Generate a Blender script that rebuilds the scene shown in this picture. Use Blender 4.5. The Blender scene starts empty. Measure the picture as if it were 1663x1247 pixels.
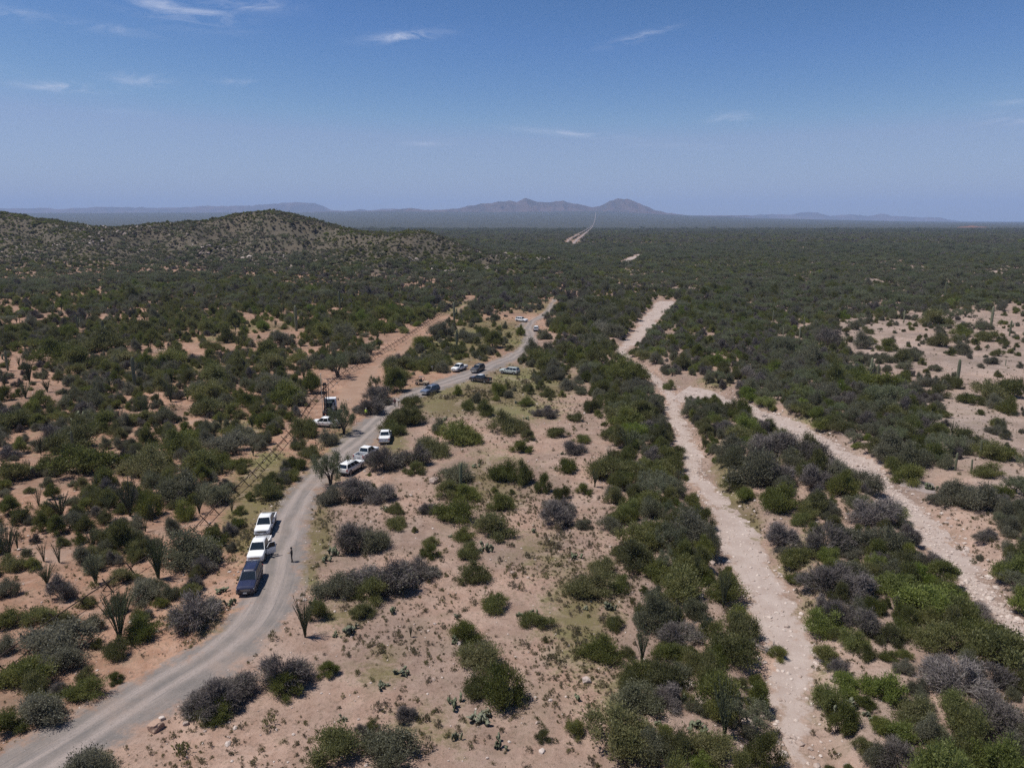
import bpy, bmesh, math, random
import numpy as np
from mathutils import Vector, Matrix, Euler

R = math.radians
scene = bpy.context.scene
COL = scene.collection
rng = np.random.default_rng(11)
random.seed(11)

# ------------------------------------------------------------------ camera, sky, sun, exposure
F, CX, CY = 1180.0, 831.5, 623.5           # focal length and centre, in pixels of the 1663 x 1247 photograph
HORIZON = 359.0
CAM_H = 37.0
PITCH = math.atan((CY - HORIZON) / F)
SP, CP = math.sin(PITCH), math.cos(PITCH)

cam_data = bpy.data.cameras.new('camera')
cam_data.sensor_width = 36.0
cam_data.lens = F / 1663.0 * 36.0
cam_data.clip_start = 0.5
cam_data.clip_end = 90000.0
cam = bpy.data.objects.new('camera', cam_data)
cam.location = (0, 0, CAM_H)
cam.rotation_euler = (math.pi / 2 - PITCH, 0, 0)
COL.objects.link(cam)
scene.camera = cam

SUN_EL, SUN_AZ_BACK = R(65), R(3)          # the sun stands to the left, a touch behind the camera
sun_dir = Vector((-math.cos(SUN_EL) * math.cos(SUN_AZ_BACK), -math.cos(SUN_EL) * math.sin(SUN_AZ_BACK), math.sin(SUN_EL)))
sl = bpy.data.lights.new('sun', 'SUN')
sl.energy = 3.3
sl.angle = R(0.53)
sl.color = (1.0, 0.955, 0.89)
so = bpy.data.objects.new('sun', sl)
so.rotation_euler = (-sun_dir).to_track_quat('-Z', 'Y').to_euler()
so.location = (0, 0, 500)
COL.objects.link(so)

def pix_dir(px, py):
    u = (px - CX) / F; v = (py - CY) / F
    return Vector((u, CP - v * SP, -SP - v * CP)).normalized()

world = bpy.data.worlds.new('World')
scene.world = world
world.use_nodes = True
wt = world.node_tree
wt.nodes.clear()
def wn(kind, **kw):
    n = wt.nodes.new(kind)
    for k, v in kw.items(): setattr(n, k, v)
    return n
wout = wn('ShaderNodeOutputWorld')
bg = wn('ShaderNodeBackground'); bg.inputs['Strength'].default_value = 0.064
sky = wn('ShaderNodeTexSky', sky_type='NISHITA')
sky.sun_disc = False
sky.sun_elevation = SUN_EL
sky.sun_rotation = math.atan2(sun_dir.x, sun_dir.y)
sky.altitude = 600
sky.air_density = 1.0
sky.dust_density = 0.5
sky.ozone_density = 3.0
hsv = wn('ShaderNodeHueSaturation'); hsv.inputs['Saturation'].default_value = 1.0
# the photograph's sky is a deeper blue overhead than the model's: a tone curve for each channel
sky_sep = wn('ShaderNodeSeparateColor'); wt.links.new(sky.outputs[0], sky_sep.inputs[0])
sky_comb = wn('ShaderNodeCombineColor')
for _i, (_a, _p, _k) in enumerate(((4.19, 2.52, 0.80), (1.45, 1.76, 0.785), (1.74, 2.0, 0.91))):
    _s = wn('ShaderNodeMath', operation='MULTIPLY'); _s.inputs[1].default_value = 0.1; wt.links.new(sky_sep.outputs[_i], _s.inputs[0])
    _q = wn('ShaderNodeMath', operation='POWER'); _q.inputs[1].default_value = _p; wt.links.new(_s.outputs[0], _q.inputs[0])
    _u = wn('ShaderNodeMath', operation='MULTIPLY'); _u.inputs[1].default_value = _a * 10; wt.links.new(_q.outputs[0], _u.inputs[0])
    _l = wn('ShaderNodeMath', operation='MULTIPLY'); _l.inputs[1].default_value = _k; wt.links.new(sky_sep.outputs[_i], _l.inputs[0])
    _m = wn('ShaderNodeMath', operation='MINIMUM'); wt.links.new(_u.outputs[0], _m.inputs[0]); wt.links.new(_l.outputs[0], _m.inputs[1])
    wt.links.new(_m.outputs[0], sky_comb.inputs[_i])
wt.links.new(sky_comb.outputs[0], hsv.inputs['Color'])
# thin cirrus: streaks at fixed places of the sky
tc = wn('ShaderNodeTexCoord')
sep = wn('ShaderNodeSeparateXYZ'); wt.links.new(tc.outputs['Generated'], sep.inputs[0])
def wm(op, a, b=None, c=None):
    n = wn('ShaderNodeMath', operation=op)
    for i, x in enumerate((a, b, c)):
        if x is None: continue
        if isinstance(x, (int, float)): n.inputs[i].default_value = x
        else: wt.links.new(x, n.inputs[i])
    return n.outputs[0]
AZ = wm('ARCTAN2', sep.outputs[0], sep.outputs[1])
EL = wm('ARCSINE', sep.outputs[2])
comb = wn('ShaderNodeCombineXYZ')
wt.links.new(wm('MULTIPLY', AZ, 16.0), comb.inputs[0]); wt.links.new(wm('MULTIPLY', EL, 62.0), comb.inputs[1])
cn = wn('ShaderNodeTexNoise'); cn.inputs['Scale'].default_value = 1.0; cn.inputs['Detail'].default_value = 7.0
cn.inputs['Roughness'].default_value = 0.62; cn.inputs['Distortion'].default_value = 1.4
wt.links.new(comb.outputs[0], cn.inputs['Vector'])
cr = wn('ShaderNodeMapRange'); cr.inputs[1].default_value = 0.40; cr.inputs[2].default_value = 0.78
wt.links.new(cn.outputs[0], cr.inputs[0])
WISPS = [(290, 14, 85, 20, .85, .1), (20, 22, 60, 12, .5, .05), (410, 8, 60, 12, .5, 0), (655, 60, 52, 8, 1.1, -.12), (1035, 61, 48, 6, .7, -.22),
         (105, 142, 62, 7, .95, -.03), (228, 130, 46, 10, .7, 0), (385, 133, 45, 5, .3, 0), (925, 217, 75, 5, .75, .09), (690, 234, 36, 4, .5, -.02),
         (1185, 191, 32, 8, .75, 0), (1640, 192, 46, 9, .85, 0), (1645, 167, 40, 5, .45, 0), (190, 48, 75, 8, .35, 0), (1110, 238, 70, 4, .25, .05),
         (215, 183, 40, 4, .25, 0), (-160, 90, 120, 12, .6, .05), (1850, 120, 120, 12, .6, 0), (800, -160, 200, 40, .6, .1), (300, -300, 260, 50, .6, 0), (1400, -260, 220, 40, .5, 0)]
acc = None
for (px, py, rx, ry, st, slope) in WISPS:
    d0 = pix_dir(px, py); a0 = math.atan2(d0.x, d0.y); e0 = math.asin(d0.z)
    d1 = pix_dir(px + rx, py); d2 = pix_dir(px, py + ry)
    ra = abs(math.atan2(d1.x, d1.y) - a0); re = abs(math.asin(d2.z) - e0)
    da = wm('SUBTRACT', AZ, a0)
    de = wm('ADD', wm('SUBTRACT', EL, e0), wm('MULTIPLY', da, slope))
    q = wm('ADD', wm('POWER', wm('ABSOLUTE', wm('DIVIDE', da, ra)), 2.0), wm('POWER', wm('ABSOLUTE', wm('DIVIDE', de, re)), 2.0))
    g = wm('MULTIPLY', wm('EXPONENT', wm('MULTIPLY', q, -1.0)), st)
    acc = g if acc is None else wm('ADD', acc, g)
cloud_f = wm('MINIMUM', wm('MULTIPLY', acc, cr.outputs[0]), 0.7)
cmix = wn('ShaderNodeMix', data_type='RGBA')
wt.links.new(cloud_f, cmix.inputs['Factor'])
wt.links.new(hsv.outputs[0], cmix.inputs['A'])
cmix.inputs['B'].default_value = (6.9, 7.3, 8.7, 1)
wt.links.new(cmix.outputs['Result'], bg.inputs['Color'])
wt.links.new(bg.outputs[0], wout.inputs[0])

scene.view_settings.view_transform = 'Standard'
scene.view_settings.look = 'None'
scene.view_settings.exposure = 0.65
scene.view_settings.gamma = 1.0
scene.view_settings.use_curve_mapping = False
scene.render.engine = 'CYCLES'
cy = scene.cycles
cy.max_bounces = 7; cy.diffuse_bounces = 4; cy.glossy_bounces = 2; cy.transmission_bounces = 4
cy.transparent_max_bounces = 10; cy.volume_bounces = 1
cy.use_denoising = False

# ------------------------------------------------------------------ numeric helpers
def smooth(a, b, x):
    t = np.clip((x - a) / (b - a), 0, 1)
    return t * t * (3 - 2 * t)

def _hash(ix, iy, seed):
    n = (ix.astype(np.int64) * 374761393 + iy.astype(np.int64) * 668265263 + seed * 974634777) & 0x7fffffff
    n = ((n ^ (n >> 13)) * 1274126177) & 0x7fffffff
    n = (n ^ (n >> 16)) & 0xffff
    return n / 65535.0

def vnoise(x, y, seed=0):
    x = np.asarray(x, float); y = np.asarray(y, float)
    ix = np.floor(x); iy = np.floor(y); fx = x - ix; fy = y - iy
    fx = fx * fx * (3 - 2 * fx); fy = fy * fy * (3 - 2 * fy)
    a = _hash(ix, iy, seed); b = _hash(ix + 1, iy, seed); c = _hash(ix, iy + 1, seed); d = _hash(ix + 1, iy + 1, seed)
    return (a * (1 - fx) + b * fx) * (1 - fy) + (c * (1 - fx) + d * fx) * fy

def fbm(x, y, seed=0, oct=4):
    s = 0.0; amp = 0.5; tot = 0.0
    for k in range(oct):
        s = s + amp * vnoise(x * 2 ** k, y * 2 ** k, seed + k * 17); tot += amp; amp *= 0.5
    return s / tot                      # 0..1

def rays(px, py):
    u = (np.asarray(px, float) - CX) / F; v = (np.asarray(py, float) - CY) / F
    return u, CP - v * SP, -SP - v * CP

def on_plane(px, py, z):
    dx, dy, dz = rays(px, py); t = (z - CAM_H) / dz
    return dx * t, dy * t

def project(x, y, z):
    zz = np.asarray(z, float) - CAM_H
    dep = y * CP - zz * SP
    dn = -y * SP - zz * CP
    dep = np.where(dep < 0.1, 0.1, dep)
    return CX + F * x / dep, CY + F * dn / dep, dep

class Path:
    """a ribbon on the ground given by pairs of edge points in the photograph, resampled evenly in metres"""
    def __init__(self, pairs, z=0.0, step=1.0, world=False):
        p = np.array(pairs, float)
        if world:
            L = p[:, 0:2]; Rr = p[:, 2:4]
        else:
            lx, ly = on_plane(p[:, 0], p[:, 1], z); rx, ry = on_plane(p[:, 2], p[:, 3], z)
            L = np.stack([lx, ly], 1); Rr = np.stack([rx, ry], 1)
        C = (L + Rr) / 2
        s = np.concatenate([[0], np.cumsum(np.hypot(*np.diff(C, axis=0).T))])
        n = max(2, int(s[-1] / step))
        t = np.linspace(0, s[-1], n)
        k = max(1, int(4.0 / step))
        def rs(q):
            o = np.stack([np.interp(t, s, q[:, 0]), np.interp(t, s, q[:, 1])], 1)
            pad = np.concatenate([np.repeat(o[:1], k, 0), o, np.repeat(o[-1:], k, 0)])
            ker = np.ones(2 * k + 1) / (2 * k + 1)
            return np.stack([np.convolve(pad[:, 0], ker, 'valid'), np.convolve(pad[:, 1], ker, 'valid')], 1)
        self.L, self.R = rs(L), rs(Rr)
        self.C = (self.L + self.R) / 2
        self.hw = np.hypot(*(self.L - self.R).T) / 2
        # half width measured square to the run
        T = np.gradient(self.C, axis=0); T /= np.maximum(np.hypot(*T.T)[:, None], 1e-6)
        W = self.R - self.L
        self.hw = np.maximum(0.8, np.abs(T[:, 0] * W[:, 1] - T[:, 1] * W[:, 0]) / 2)
        self.N = np.stack([T[:, 1], -T[:, 0]], 1)       # to the right of the run
        self.t = t
    def dist(self, x, y):
        """distance beyond the ribbon's edge (negative inside)"""
        x = np.atleast_1d(np.asarray(x, float)); y = np.atleast_1d(np.asarray(y, float))
        out = np.full(x.shape, 1e3)
        m = (x > self.C[:, 0].min() - 25) & (x < self.C[:, 0].max() + 25) & (y > self.C[:, 1].min() - 25) & (y < self.C[:, 1].max() + 25)
        idx = np.nonzero(m)[0]
        c = self.C.astype(np.float32); hw = self.hw.astype(np.float32)
        for k in range(0, len(idx), 20000):
            ii = idx[k:k + 20000]
            d = np.sqrt((x[ii, None].astype(np.float32) - c[None, :, 0]) ** 2 + (y[ii, None].astype(np.float32) - c[None, :, 1]) ** 2) - hw[None]
            out[ii] = d.min(1)
        return out

ROAD = Path([(-150, 1300, 10, 1350), (-60, 1252, 60, 1292), (39, 1205, 137, 1245), (124, 1160, 210, 1205), (170, 1132, 262, 1167), (209, 1111, 312, 1132), (268, 1081, 365, 1097),
             (307, 1059, 410, 1062), (352, 1026, 453, 1023), (385, 985, 472, 992), (396, 955, 487, 958), (405, 920, 495, 920), (420, 880, 497, 885), (440, 845, 498, 842),
             (457, 812, 505, 810), (480, 785, 520, 790), (507, 757, 553, 765), (548, 720, 590, 730), (580, 690, 618, 700), (610, 668, 640, 670), (635, 648, 665, 650),
             (670, 632, 700, 640), (720, 615, 744, 623), (755, 603, 790, 608), (785, 592, 812, 597), (815, 580, 838, 584), (838, 570, 860, 572), (852, 555, 872, 556),
             (851, 540, 869, 540), (852, 528, 866, 528), (861, 520, 873, 520), (876, 512, 889, 513), (887, 503, 896, 503), (894, 492, 901, 492), (899, 485, 904, 485)], 0.0)
SPUR = Path([(838, 536, 843, 529), (848, 529, 852, 522), (856, 524, 858, 517)], 0.0)
WD = 1.1
WASH_A = Path([(1290, 1330, 1380, 1330), (1265, 1260, 1345, 1260), (1250, 1160, 1322, 1160), (1240, 1100, 1315, 1100), (1225, 1040, 1308, 1040), (1210, 990, 1305, 990), (1190, 940, 1272, 940),
               (1170, 890, 1245, 890), (1155, 850, 1220, 850), (1125, 800, 1180, 800), (1110, 765, 1142, 765), (1097, 720, 1128, 725), (1085, 680, 1112, 690), (1080, 650, 1105, 655),
               (1072, 630, 1098, 632), (1050, 612, 1075, 615), (1030, 598, 1050, 598), (1003, 578, 1022, 582), (1000, 568, 1024, 566), (1010, 556, 1042, 556), (1025, 545, 1050, 546),
               (1032, 530, 1057, 535), (1045, 515, 1072, 520), (1060, 500, 1091, 502), (1065, 489, 1099, 489)], -WD)
WASH_B = Path([(1096, 623, 1092, 655), (1133, 631, 1130, 655), (1160, 638, 1157, 660), (1192, 650, 1185, 668), (1224, 661, 1210, 682), (1256, 671, 1240, 692), (1288, 682, 1262, 703),
               (1312, 694, 1285, 715), (1335, 706, 1310, 730), (1364, 720, 1340, 750), (1390, 738, 1363, 766), (1414, 755, 1390, 782), (1440, 774, 1420, 798), (1468, 804, 1442, 818),
               (1505, 830, 1468, 842), (1530, 855, 1485, 868), (1555, 882, 1497, 885), (1590, 920, 1527, 918), (1615, 960, 1558, 950), (1640, 995, 1600, 995), (1680, 1025, 1655, 1052),
               (1740, 1080, 1700, 1110), (1800, 1130, 1750, 1170)], -WD)
TRACK = Path([(508, 676, 572, 680), (520, 664, 585, 664), (540, 640, 602, 648), (562, 620, 622, 622), (585, 600, 620, 604), (612, 585, 640, 589), (648, 567, 664, 571), (678, 547, 691, 551),
              (702, 530, 712, 533), (719, 515, 727, 517), (738, 503, 747, 504), (757, 492, 766, 492), (763, 482, 769, 482)], 0.0)
BAR = Path([(1447, 781, 1449, 786), (1462, 778, 1462, 792), (1480, 777, 1478, 801), (1500, 775, 1500, 806), (1518, 785, 1520, 806), (1530, 788, 1532, 803)], -WD, 0.5)
FARWASH = Path([(1004, 429, 1010, 425), (1014, 427, 1016, 421), (1024, 423, 1024, 417), (1033, 419, 1031, 415), (1042, 413, 1040, 411)], 0.0, 3.0)

# left ridge of hills: skyline in the photograph
RIDGE = np.array([(-700, 372, 700), (-450, 352, 720), (-250, 338, 750), (-80, 334, 770), (0, 338, 770), (40, 345, 765), (90, 355, 760), (150, 363, 750), (200, 366, 745), (250, 362, 745), (300, 358, 745),
                  (350, 354, 745), (390, 347, 745), (420, 343, 745), (450, 341, 745), (480, 344, 740), (510, 352, 730), (545, 363, 715), (580, 371, 690), (610, 374, 665), (640, 375, 645),
                  (665, 371, 630), (690, 369, 620), (710, 375, 610), (735, 384, 600), (765, 397, 590), (800, 404, 580), (850, 407, 575), (890, 412, 570), (930, 425, 565), (960, 432, 560), (1000, 440, 560)], float)
_rx = (RIDGE[:, 0] - CX) / F * RIDGE[:, 2]
_rz = CAM_H + (HORIZON - RIDGE[:, 1]) / F * RIDGE[:, 2] - 2.2
_o = np.argsort(_rx)
def ridge_at(x):
    return np.interp(x, _rx[_o], np.maximum(_rz[_o], 0)), np.interp(x, _rx[_o], RIDGE[_o, 2])

BAJ_D = 11500.0
BAJ = np.array([(-900, 346), (0, 347), (300, 346), (500, 346), (640, 344.5), (800, 345), (967, 344), (1060, 348), (1107, 350.2), (1143, 352), (1193, 354), (1259, 355.4), (1340, 357.2), (1450, 359.4), (1541, 361), (1663, 361.6), (2600, 362)], float)
_bx = (BAJ[:, 0] - CX) / F
_bz = CAM_H + (HORIZON - BAJ[:, 1]) / F * BAJ_D

def ground_base(x, y):
    x = np.asarray(x, float); y = np.asarray(y, float)
    r = np.hypot(x, y)
    z = 0.7 * (fbm(x / 38, y / 38, 3, 3) - 0.5) + 0.16 * (vnoise(x / 6, y / 6, 5) - 0.5)
    z = z + (fbm(x / 160, y / 160, 9, 4) - 0.5) * 5.0 * smooth(280, 800, r) * (y > 0)
    rz, ry = ridge_at(x)
    u = y - ry
    f = np.where(u < 0, smooth(-235, 0, u), 1 - smooth(0, 330, u))
    lump = 1 - 0.5 * smooth(0.34, 0.70, fbm(x / 42, y / 55, 21, 4)) * np.where(u < 0, smooth(0, -70, u), smooth(0, 70, u))
    z = z + rz * f * lump
    t = np.clip((y - 4600) / (BAJ_D - 4600), 0, 1)
    bz = np.interp(x / np.maximum(y, 1.0), _bx, _bz)
    z = z + np.where(y > 4600, bz * t ** 1.25, 0)
    return z

def ground(x, y):
    x = np.atleast_1d(np.asarray(x, float)); y = np.atleast_1d(np.asarray(y, float))
    z = ground_base(x, y)
    m = (np.abs(x) < 260) & (y > 25) & (y < 420)
    if m.any():
        d = np.minimum(WASH_A.dist(x[m], y[m]), np.minimum(WASH_B.dist(x[m], y[m]), BAR.dist(x[m], y[m]) + 0.3))
        k = 1 - smooth(0.3, 3.2, d)
        z[m] = z[m] * (1 - 0.85 * k) - WD * k
    return z

def hit(px, py):
    """where the line of sight through a point of the photograph meets the ground"""
    px = np.atleast_1d(np.asarray(px, float)); py = np.atleast_1d(np.asarray(py, float))
    dx, dy, dz = rays(px, py)
    ts = np.geomspace(20, 20000, 260)
    lo = np.full(px.shape, 20.0); hi = np.full(px.shape, 20000.0); found = np.zeros(px.shape, bool)
    prev = 20.0
    for t in ts:
        below = (CAM_H + dz * t) < ground_base(dx * t, dy * t)
        new = below & ~found
        lo[new] = prev; hi[new] = t; found |= below
        prev = t
    for _ in range(24):
        m = (lo + hi) / 2
        b = (CAM_H + dz * m) < ground_base(dx * m, dy * m)
        hi = np.where(b, m, hi); lo = np.where(b, lo, m)
    return dx * hi, dy * hi

# ------------------------------------------------------------------ node helpers
class NT:
    def __init__(self, tree): self.t = tree
    def n(self, kind, **kw):
        n = self.t.nodes.new(kind)
        for k, v in kw.items(): setattr(n, k, v)
        return n
    def l(self, a, b): self.t.links.new(a, b)
    def put(self, sock, v):
        if v is None: return
        if isinstance(v, bpy.types.NodeSocket): self.l(v, sock)
        elif isinstance(v, (tuple, list)) and len(v) == 3 and sock.type == 'RGBA': sock.default_value = (*v, 1)
        else: sock.default_value = v
    def math(self, op, a, b=None, clamp=False):
        n = self.n('ShaderNodeMath', operation=op, use_clamp=clamp)
        self.put(n.inputs[0], a); self.put(n.inputs[1], b)
        return n.outputs[0]
    def mix(self, f, a, b, blend='MIX'):
        n = self.n('ShaderNodeMix', data_type='RGBA', blend_type=blend)
        self.put(n.inputs['Factor'], f); self.put(n.inputs['A'], a); self.put(n.inputs['B'], b)
        return n.outputs['Result']
    def noise(self, vec, scale, detail=4, rough=0.6, dist=0.0):
        n = self.n('ShaderNodeTexNoise')
        self.put(n.inputs['Vector'], vec); n.inputs['Scale'].default_value = scale
        n.inputs['Detail'].default_value = detail; n.inputs['Roughness'].default_value = rough; n.inputs['Distortion'].default_value = dist
        return n.outputs[0]
    def voro(self, vec, scale, feature='F1'):
        n = self.n('ShaderNodeTexVoronoi', feature=feature)
        self.put(n.inputs['Vector'], vec); n.inputs['Scale'].default_value = scale
        return n
    def ramp(self, v, a, b, x=0.0, y=1.0):
        n = self.n('ShaderNodeMapRange', interpolation_type='SMOOTHSTEP')
        self.put(n.inputs[0], v); n.inputs[1].default_value = a; n.inputs[2].default_value = b
        n.inputs[3].default_value = x; n.inputs[4].default_value = y
        return n.outputs[0]

def new_mat(name):
    m = bpy.data.materials.new(name); m.use_nodes = True
    t = NT(m.node_tree); m.node_tree.nodes.clear()
    out = t.n('ShaderNodeOutputMaterial')
    return m, t, out

def principled(t, out, color, rough=0.8, metal=0.0, spec=0.5, coat=0.0, normal=None):
    b = t.n('ShaderNodeBsdfPrincipled')
    t.put(b.inputs['Base Color'], color); t.put(b.inputs['Roughness'], rough); t.put(b.inputs['Metallic'], metal)
    b.inputs['Specular IOR Level'].default_value = spec
    b.inputs['Coat Weight'].default_value = coat; b.inputs['Coat Roughness'].default_value = 0.08
    if normal is not None: t.l(normal, b.inputs['Normal'])
    t.l(b.outputs[0], out.inputs[0])
    return b

def simple_mat(name, color, rough=0.7, metal=0.0, spec=0.4, coat=0.0, var=0.15, scale=3.0):
    m, t, out = new_mat(name)
    tcn = t.n('ShaderNodeTexCoord')
    nz = t.noise(tcn.outputs['Object'], scale, 5, 0.65)
    k = t.ramp(nz, 0.3, 0.7, 1 - var, 1 + var)
    c = t.mix(1.0, color, k, 'MULTIPLY')
    principled(t, out, c, rough, metal, spec, coat)
    return m

# ------------------------------------------------------------------ ground materials
def soil_nodes(t, wx):
    """bare desert soil: colour by place, litter, pebbles, dry grass; returns colour and height"""
    at = t.n('ShaderNodeAttribute', attribute_name='soil')
    sp = t.n('ShaderNodeSeparateColor'); t.l(at.outputs['Color'], sp.inputs[0])
    red, grass, scrub = sp.outputs[0], sp.outputs[1], sp.outputs[2]
    pale = at.outputs['Alpha']
    n1 = t.noise(wx, 0.055, 5, 0.6); n2 = t.noise(wx, 0.42, 5, 0.65, 0.4); n3 = t.noise(wx, 2.6, 4, 0.7); n4 = t.noise(wx, 11, 3, 0.7)
    redc = t.mix(t.ramp(n2, 0.3, 0.7), (0.265, 0.147, 0.097), (0.365, 0.228, 0.162))
    pink = t.mix(t.ramp(n2, 0.3, 0.7), (0.257, 0.181, 0.144), (0.343, 0.253, 0.208))
    c = t.mix(t.math('ADD', red, t.ramp(n1, 0.3, 0.7, -0.22, 0.22), True), pink, redc)
    c = t.mix(t.math('MULTIPLY', pale, t.ramp(n2, 0.25, 0.6, 0.5, 1.0)), c, (0.325, 0.260, 0.223))
    # old grass and small annuals, in drifts
    gn = t.math('ADD', t.math('MULTIPLY', n2, 0.6), t.math('MULTIPLY', n3, 0.4))
    gf = t.math('MULTIPLY', t.ramp(t.math('ADD', t.math('MULTIPLY', grass, 0.52), gn), 0.56, 0.80), 0.85, True)
    gcol = t.mix(t.ramp(n1, 0.38, 0.62), (0.151, 0.124, 0.052), (0.109, 0.117, 0.038))
    c = t.mix(gf, c, gcol)
    # litter and dark crusts
    c = t.mix(t.ramp(n3, 0.50, 0.68, 0, 0.62), c, (0.132, 0.094, 0.069))
    c = t.mix(t.ramp(n4, 0.53, 0.68, 0, 0.5), c, (0.094, 0.069, 0.052))
    peb = t.voro(wx, 2.3)
    c = t.mix(t.ramp(peb.outputs['Distance'], 0.10, 0.04, 0, 0.7), c, (0.392, 0.339, 0.302))
    c = t.mix(1.0, c, t.ramp(n1, 0.32, 0.68, 0.78, 1.22), 'MULTIPLY')
    n0 = t.noise(wx, 0.16, 6, 0.7, 0.8)
    c = t.mix(t.ramp(n0, 0.50, 0.66, 0, 0.45), c, (0.198, 0.152, 0.106))
    c = t.mix(t.ramp(n0, 0.47, 0.34, 0, 0.4), c, (0.377, 0.285, 0.235))
    # far scrub, too small to tell apart
    cell = t.voro(wx, 0.16); cell2 = t.voro(wx, 0.05)
    sc = t.mix(t.ramp(cell.outputs['Distance'], 0.15, 0.75), (0.043, 0.047, 0.029), (0.068, 0.064, 0.044))
    sc = t.mix(t.ramp(t.noise(wx, 0.012, 6, 0.7), 0.42, 0.66), sc, (0.034, 0.038, 0.025))
    sc = t.mix(t.ramp(t.noise(wx, 0.0035, 6, 0.7), 0.58, 0.72, 0, 0.35), sc, (0.10, 0.088, 0.05))
    c = t.mix(scrub, c, sc)
    hgt = t.math('ADD', t.math('MULTIPLY', n3, 0.5), t.math('ADD', t.math('MULTIPLY', n4, 0.16), t.math('MULTIPLY', n2, 0.5)))
    return c, hgt

def ground_coords(t):
    g = t.n('ShaderNodeTexCoord')
    return g.outputs['Object']

def bump(t, h, strength, dist):
    b = t.n('ShaderNodeBump'); b.inputs['Strength'].default_value = strength; b.inputs['Distance'].default_value = dist
    t.l(h, b.inputs['Height'])
    return b.outputs[0]

def make_ground_mat():
    m, t, out = new_mat('desert_soil')
    c, h = soil_nodes(t, ground_coords(t))
    principled(t, out, c, 0.95, 0, 0.15, normal=bump(t, h, 0.7, 0.35))
    return m

def ribbon_mat(name, kind):
    m, t, out = new_mat(name)
    wx = ground_coords(t)
    c, h = soil_nodes(t, wx)
    uv = t.n('ShaderNodeUVMap', uv_map='run')
    su = t.n('ShaderNodeSeparateXYZ'); t.l(uv.outputs[0], su.inputs[0])
    a = su.outputs[0]                                    # metres from the middle, left to right
    e = t.n('ShaderNodeAttribute', attribute_name='edge') # metres in from the edge
    wob = t.noise(wx, 0.6, 4, 0.7)
    inside = t.ramp(t.math('ADD', e.outputs['Fac'], t.ramp(wob, 0.25, 0.75, -1.3, 1.3)), *{'road': (-0.3, 1.9), 'track': (0.2, 2.2)}.get(kind, (0.0, 1.1)))
    n2 = t.noise(wx, 0.35, 5, 0.65); n3 = t.noise(wx, 3.2, 5, 0.75); n4 = t.noise(wx, 14, 3, 0.7)
    st = t.n('ShaderNodeCombineXYZ'); t.l(t.math('MULTIPLY', a, 2.2), st.inputs[0]); t.l(t.math('MULTIPLY', su.outputs[1], 0.05), st.inputs[1])
    streak = t.noise(st.outputs[0], 1.0, 5, 0.7, 0.25)
    if kind == 'road':
        b0 = t.mix(t.ramp(n2, 0.3, 0.7), (0.172, 0.153, 0.141), (0.242, 0.206, 0.186))
        # worn wheel tracks: paler, compacted dust; loose darker gravel between and beside them
        aw = t.math('ADD', a, t.ramp(t.noise(wx, 0.05, 2, 0.5), 0.3, 0.7, -0.7, 0.7))
        d1 = t.math('ABSOLUTE', t.math('SUBTRACT', t.math('ABSOLUTE', t.math('ADD', aw, 0.2)), 0.95))
        tr = t.math('MULTIPLY', t.ramp(d1, 0.8, 0.1), t.ramp(streak, 0.35, 0.6, 0.35, 1.0))
        b0 = t.mix(t.math('MULTIPLY', tr, 0.85), b0, (0.367, 0.305, 0.274))
        b0 = t.mix(t.ramp(streak, 0.5, 0.68, 0, 0.75), b0, (0.140, 0.130, 0.126))
        b0 = t.mix(t.ramp(streak, 0.45, 0.28, 0, 0.7), b0, (0.344, 0.284, 0.256))
        b0 = t.mix(t.ramp(t.noise(wx, 0.13, 5, 0.7), 0.5, 0.68, 0, 0.6), b0, (0.288, 0.219, 0.181))
        b0 = t.mix(t.ramp(n3, 0.52, 0.7, 0, 0.45), b0, (0.126, 0.112, 0.104))
        b0 = t.mix(t.ramp(n4, 0.52, 0.66, 0, 0.5), b0, (0.102, 0.093, 0.088))
        pv = t.voro(wx, 3.6)
        b0 = t.mix(t.ramp(pv.outputs['Distance'], 0.14, 0.06, 0, 0.6), b0, (0.391, 0.353, 0.326))
        rough = 0.95
    elif kind == 'wash':
        b0 = t.mix(t.ramp(n2, 0.3, 0.7), (0.343, 0.271, 0.236), (0.419, 0.347, 0.309))
        b0 = t.mix(t.ramp(streak, 0.52, 0.72, 0, 0.35), b0, (0.274, 0.214, 0.179))
        b0 = t.mix(t.ramp(n3, 0.55, 0.72, 0, 0.45), b0, (0.236, 0.179, 0.149))
        pv = t.voro(wx, 1.6); pv2 = t.voro(wx, 4.5)
        b0 = t.mix(t.ramp(pv.outputs['Distance'], 0.20, 0.12, 0, 0.5), b0, (0.458, 0.405, 0.366))
        b0 = t.mix(t.ramp(pv2.outputs['Distance'], 0.25, 0.15, 0, 0.3), b0, (0.198, 0.156, 0.133))
        rough = 0.95
    elif kind == 'bar':
        b0 = t.mix(t.ramp(n3, 0.35, 0.7), (0.252, 0.206, 0.191), (0.320, 0.267, 0.248))
        rough = 0.95
    else:
        b0 = t.mix(t.ramp(n2, 0.3, 0.7), (0.267, 0.171, 0.122), (0.312, 0.210, 0.153))
        b0 = t.mix(t.ramp(streak, 0.42, 0.25, 0, 0.8), b0, (0.343, 0.248, 0.183))
        b0 = t.mix(t.ramp(n3, 0.58, 0.74, 0, 0.5), b0, (0.183, 0.114, 0.076))
        rough = 0.95
    col = t.mix(inside, c, b0)
    hh = t.math('ADD', t.math('MULTIPLY', n3, 0.35), t.math('ADD', t.math('MULTIPLY', n4, 0.12), t.math('MULTIPLY', streak, 0.3)))
    principled(t, out, col, rough, 0, 0.15, normal=bump(t, hh, 0.6, 0.2))
    return m

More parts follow.
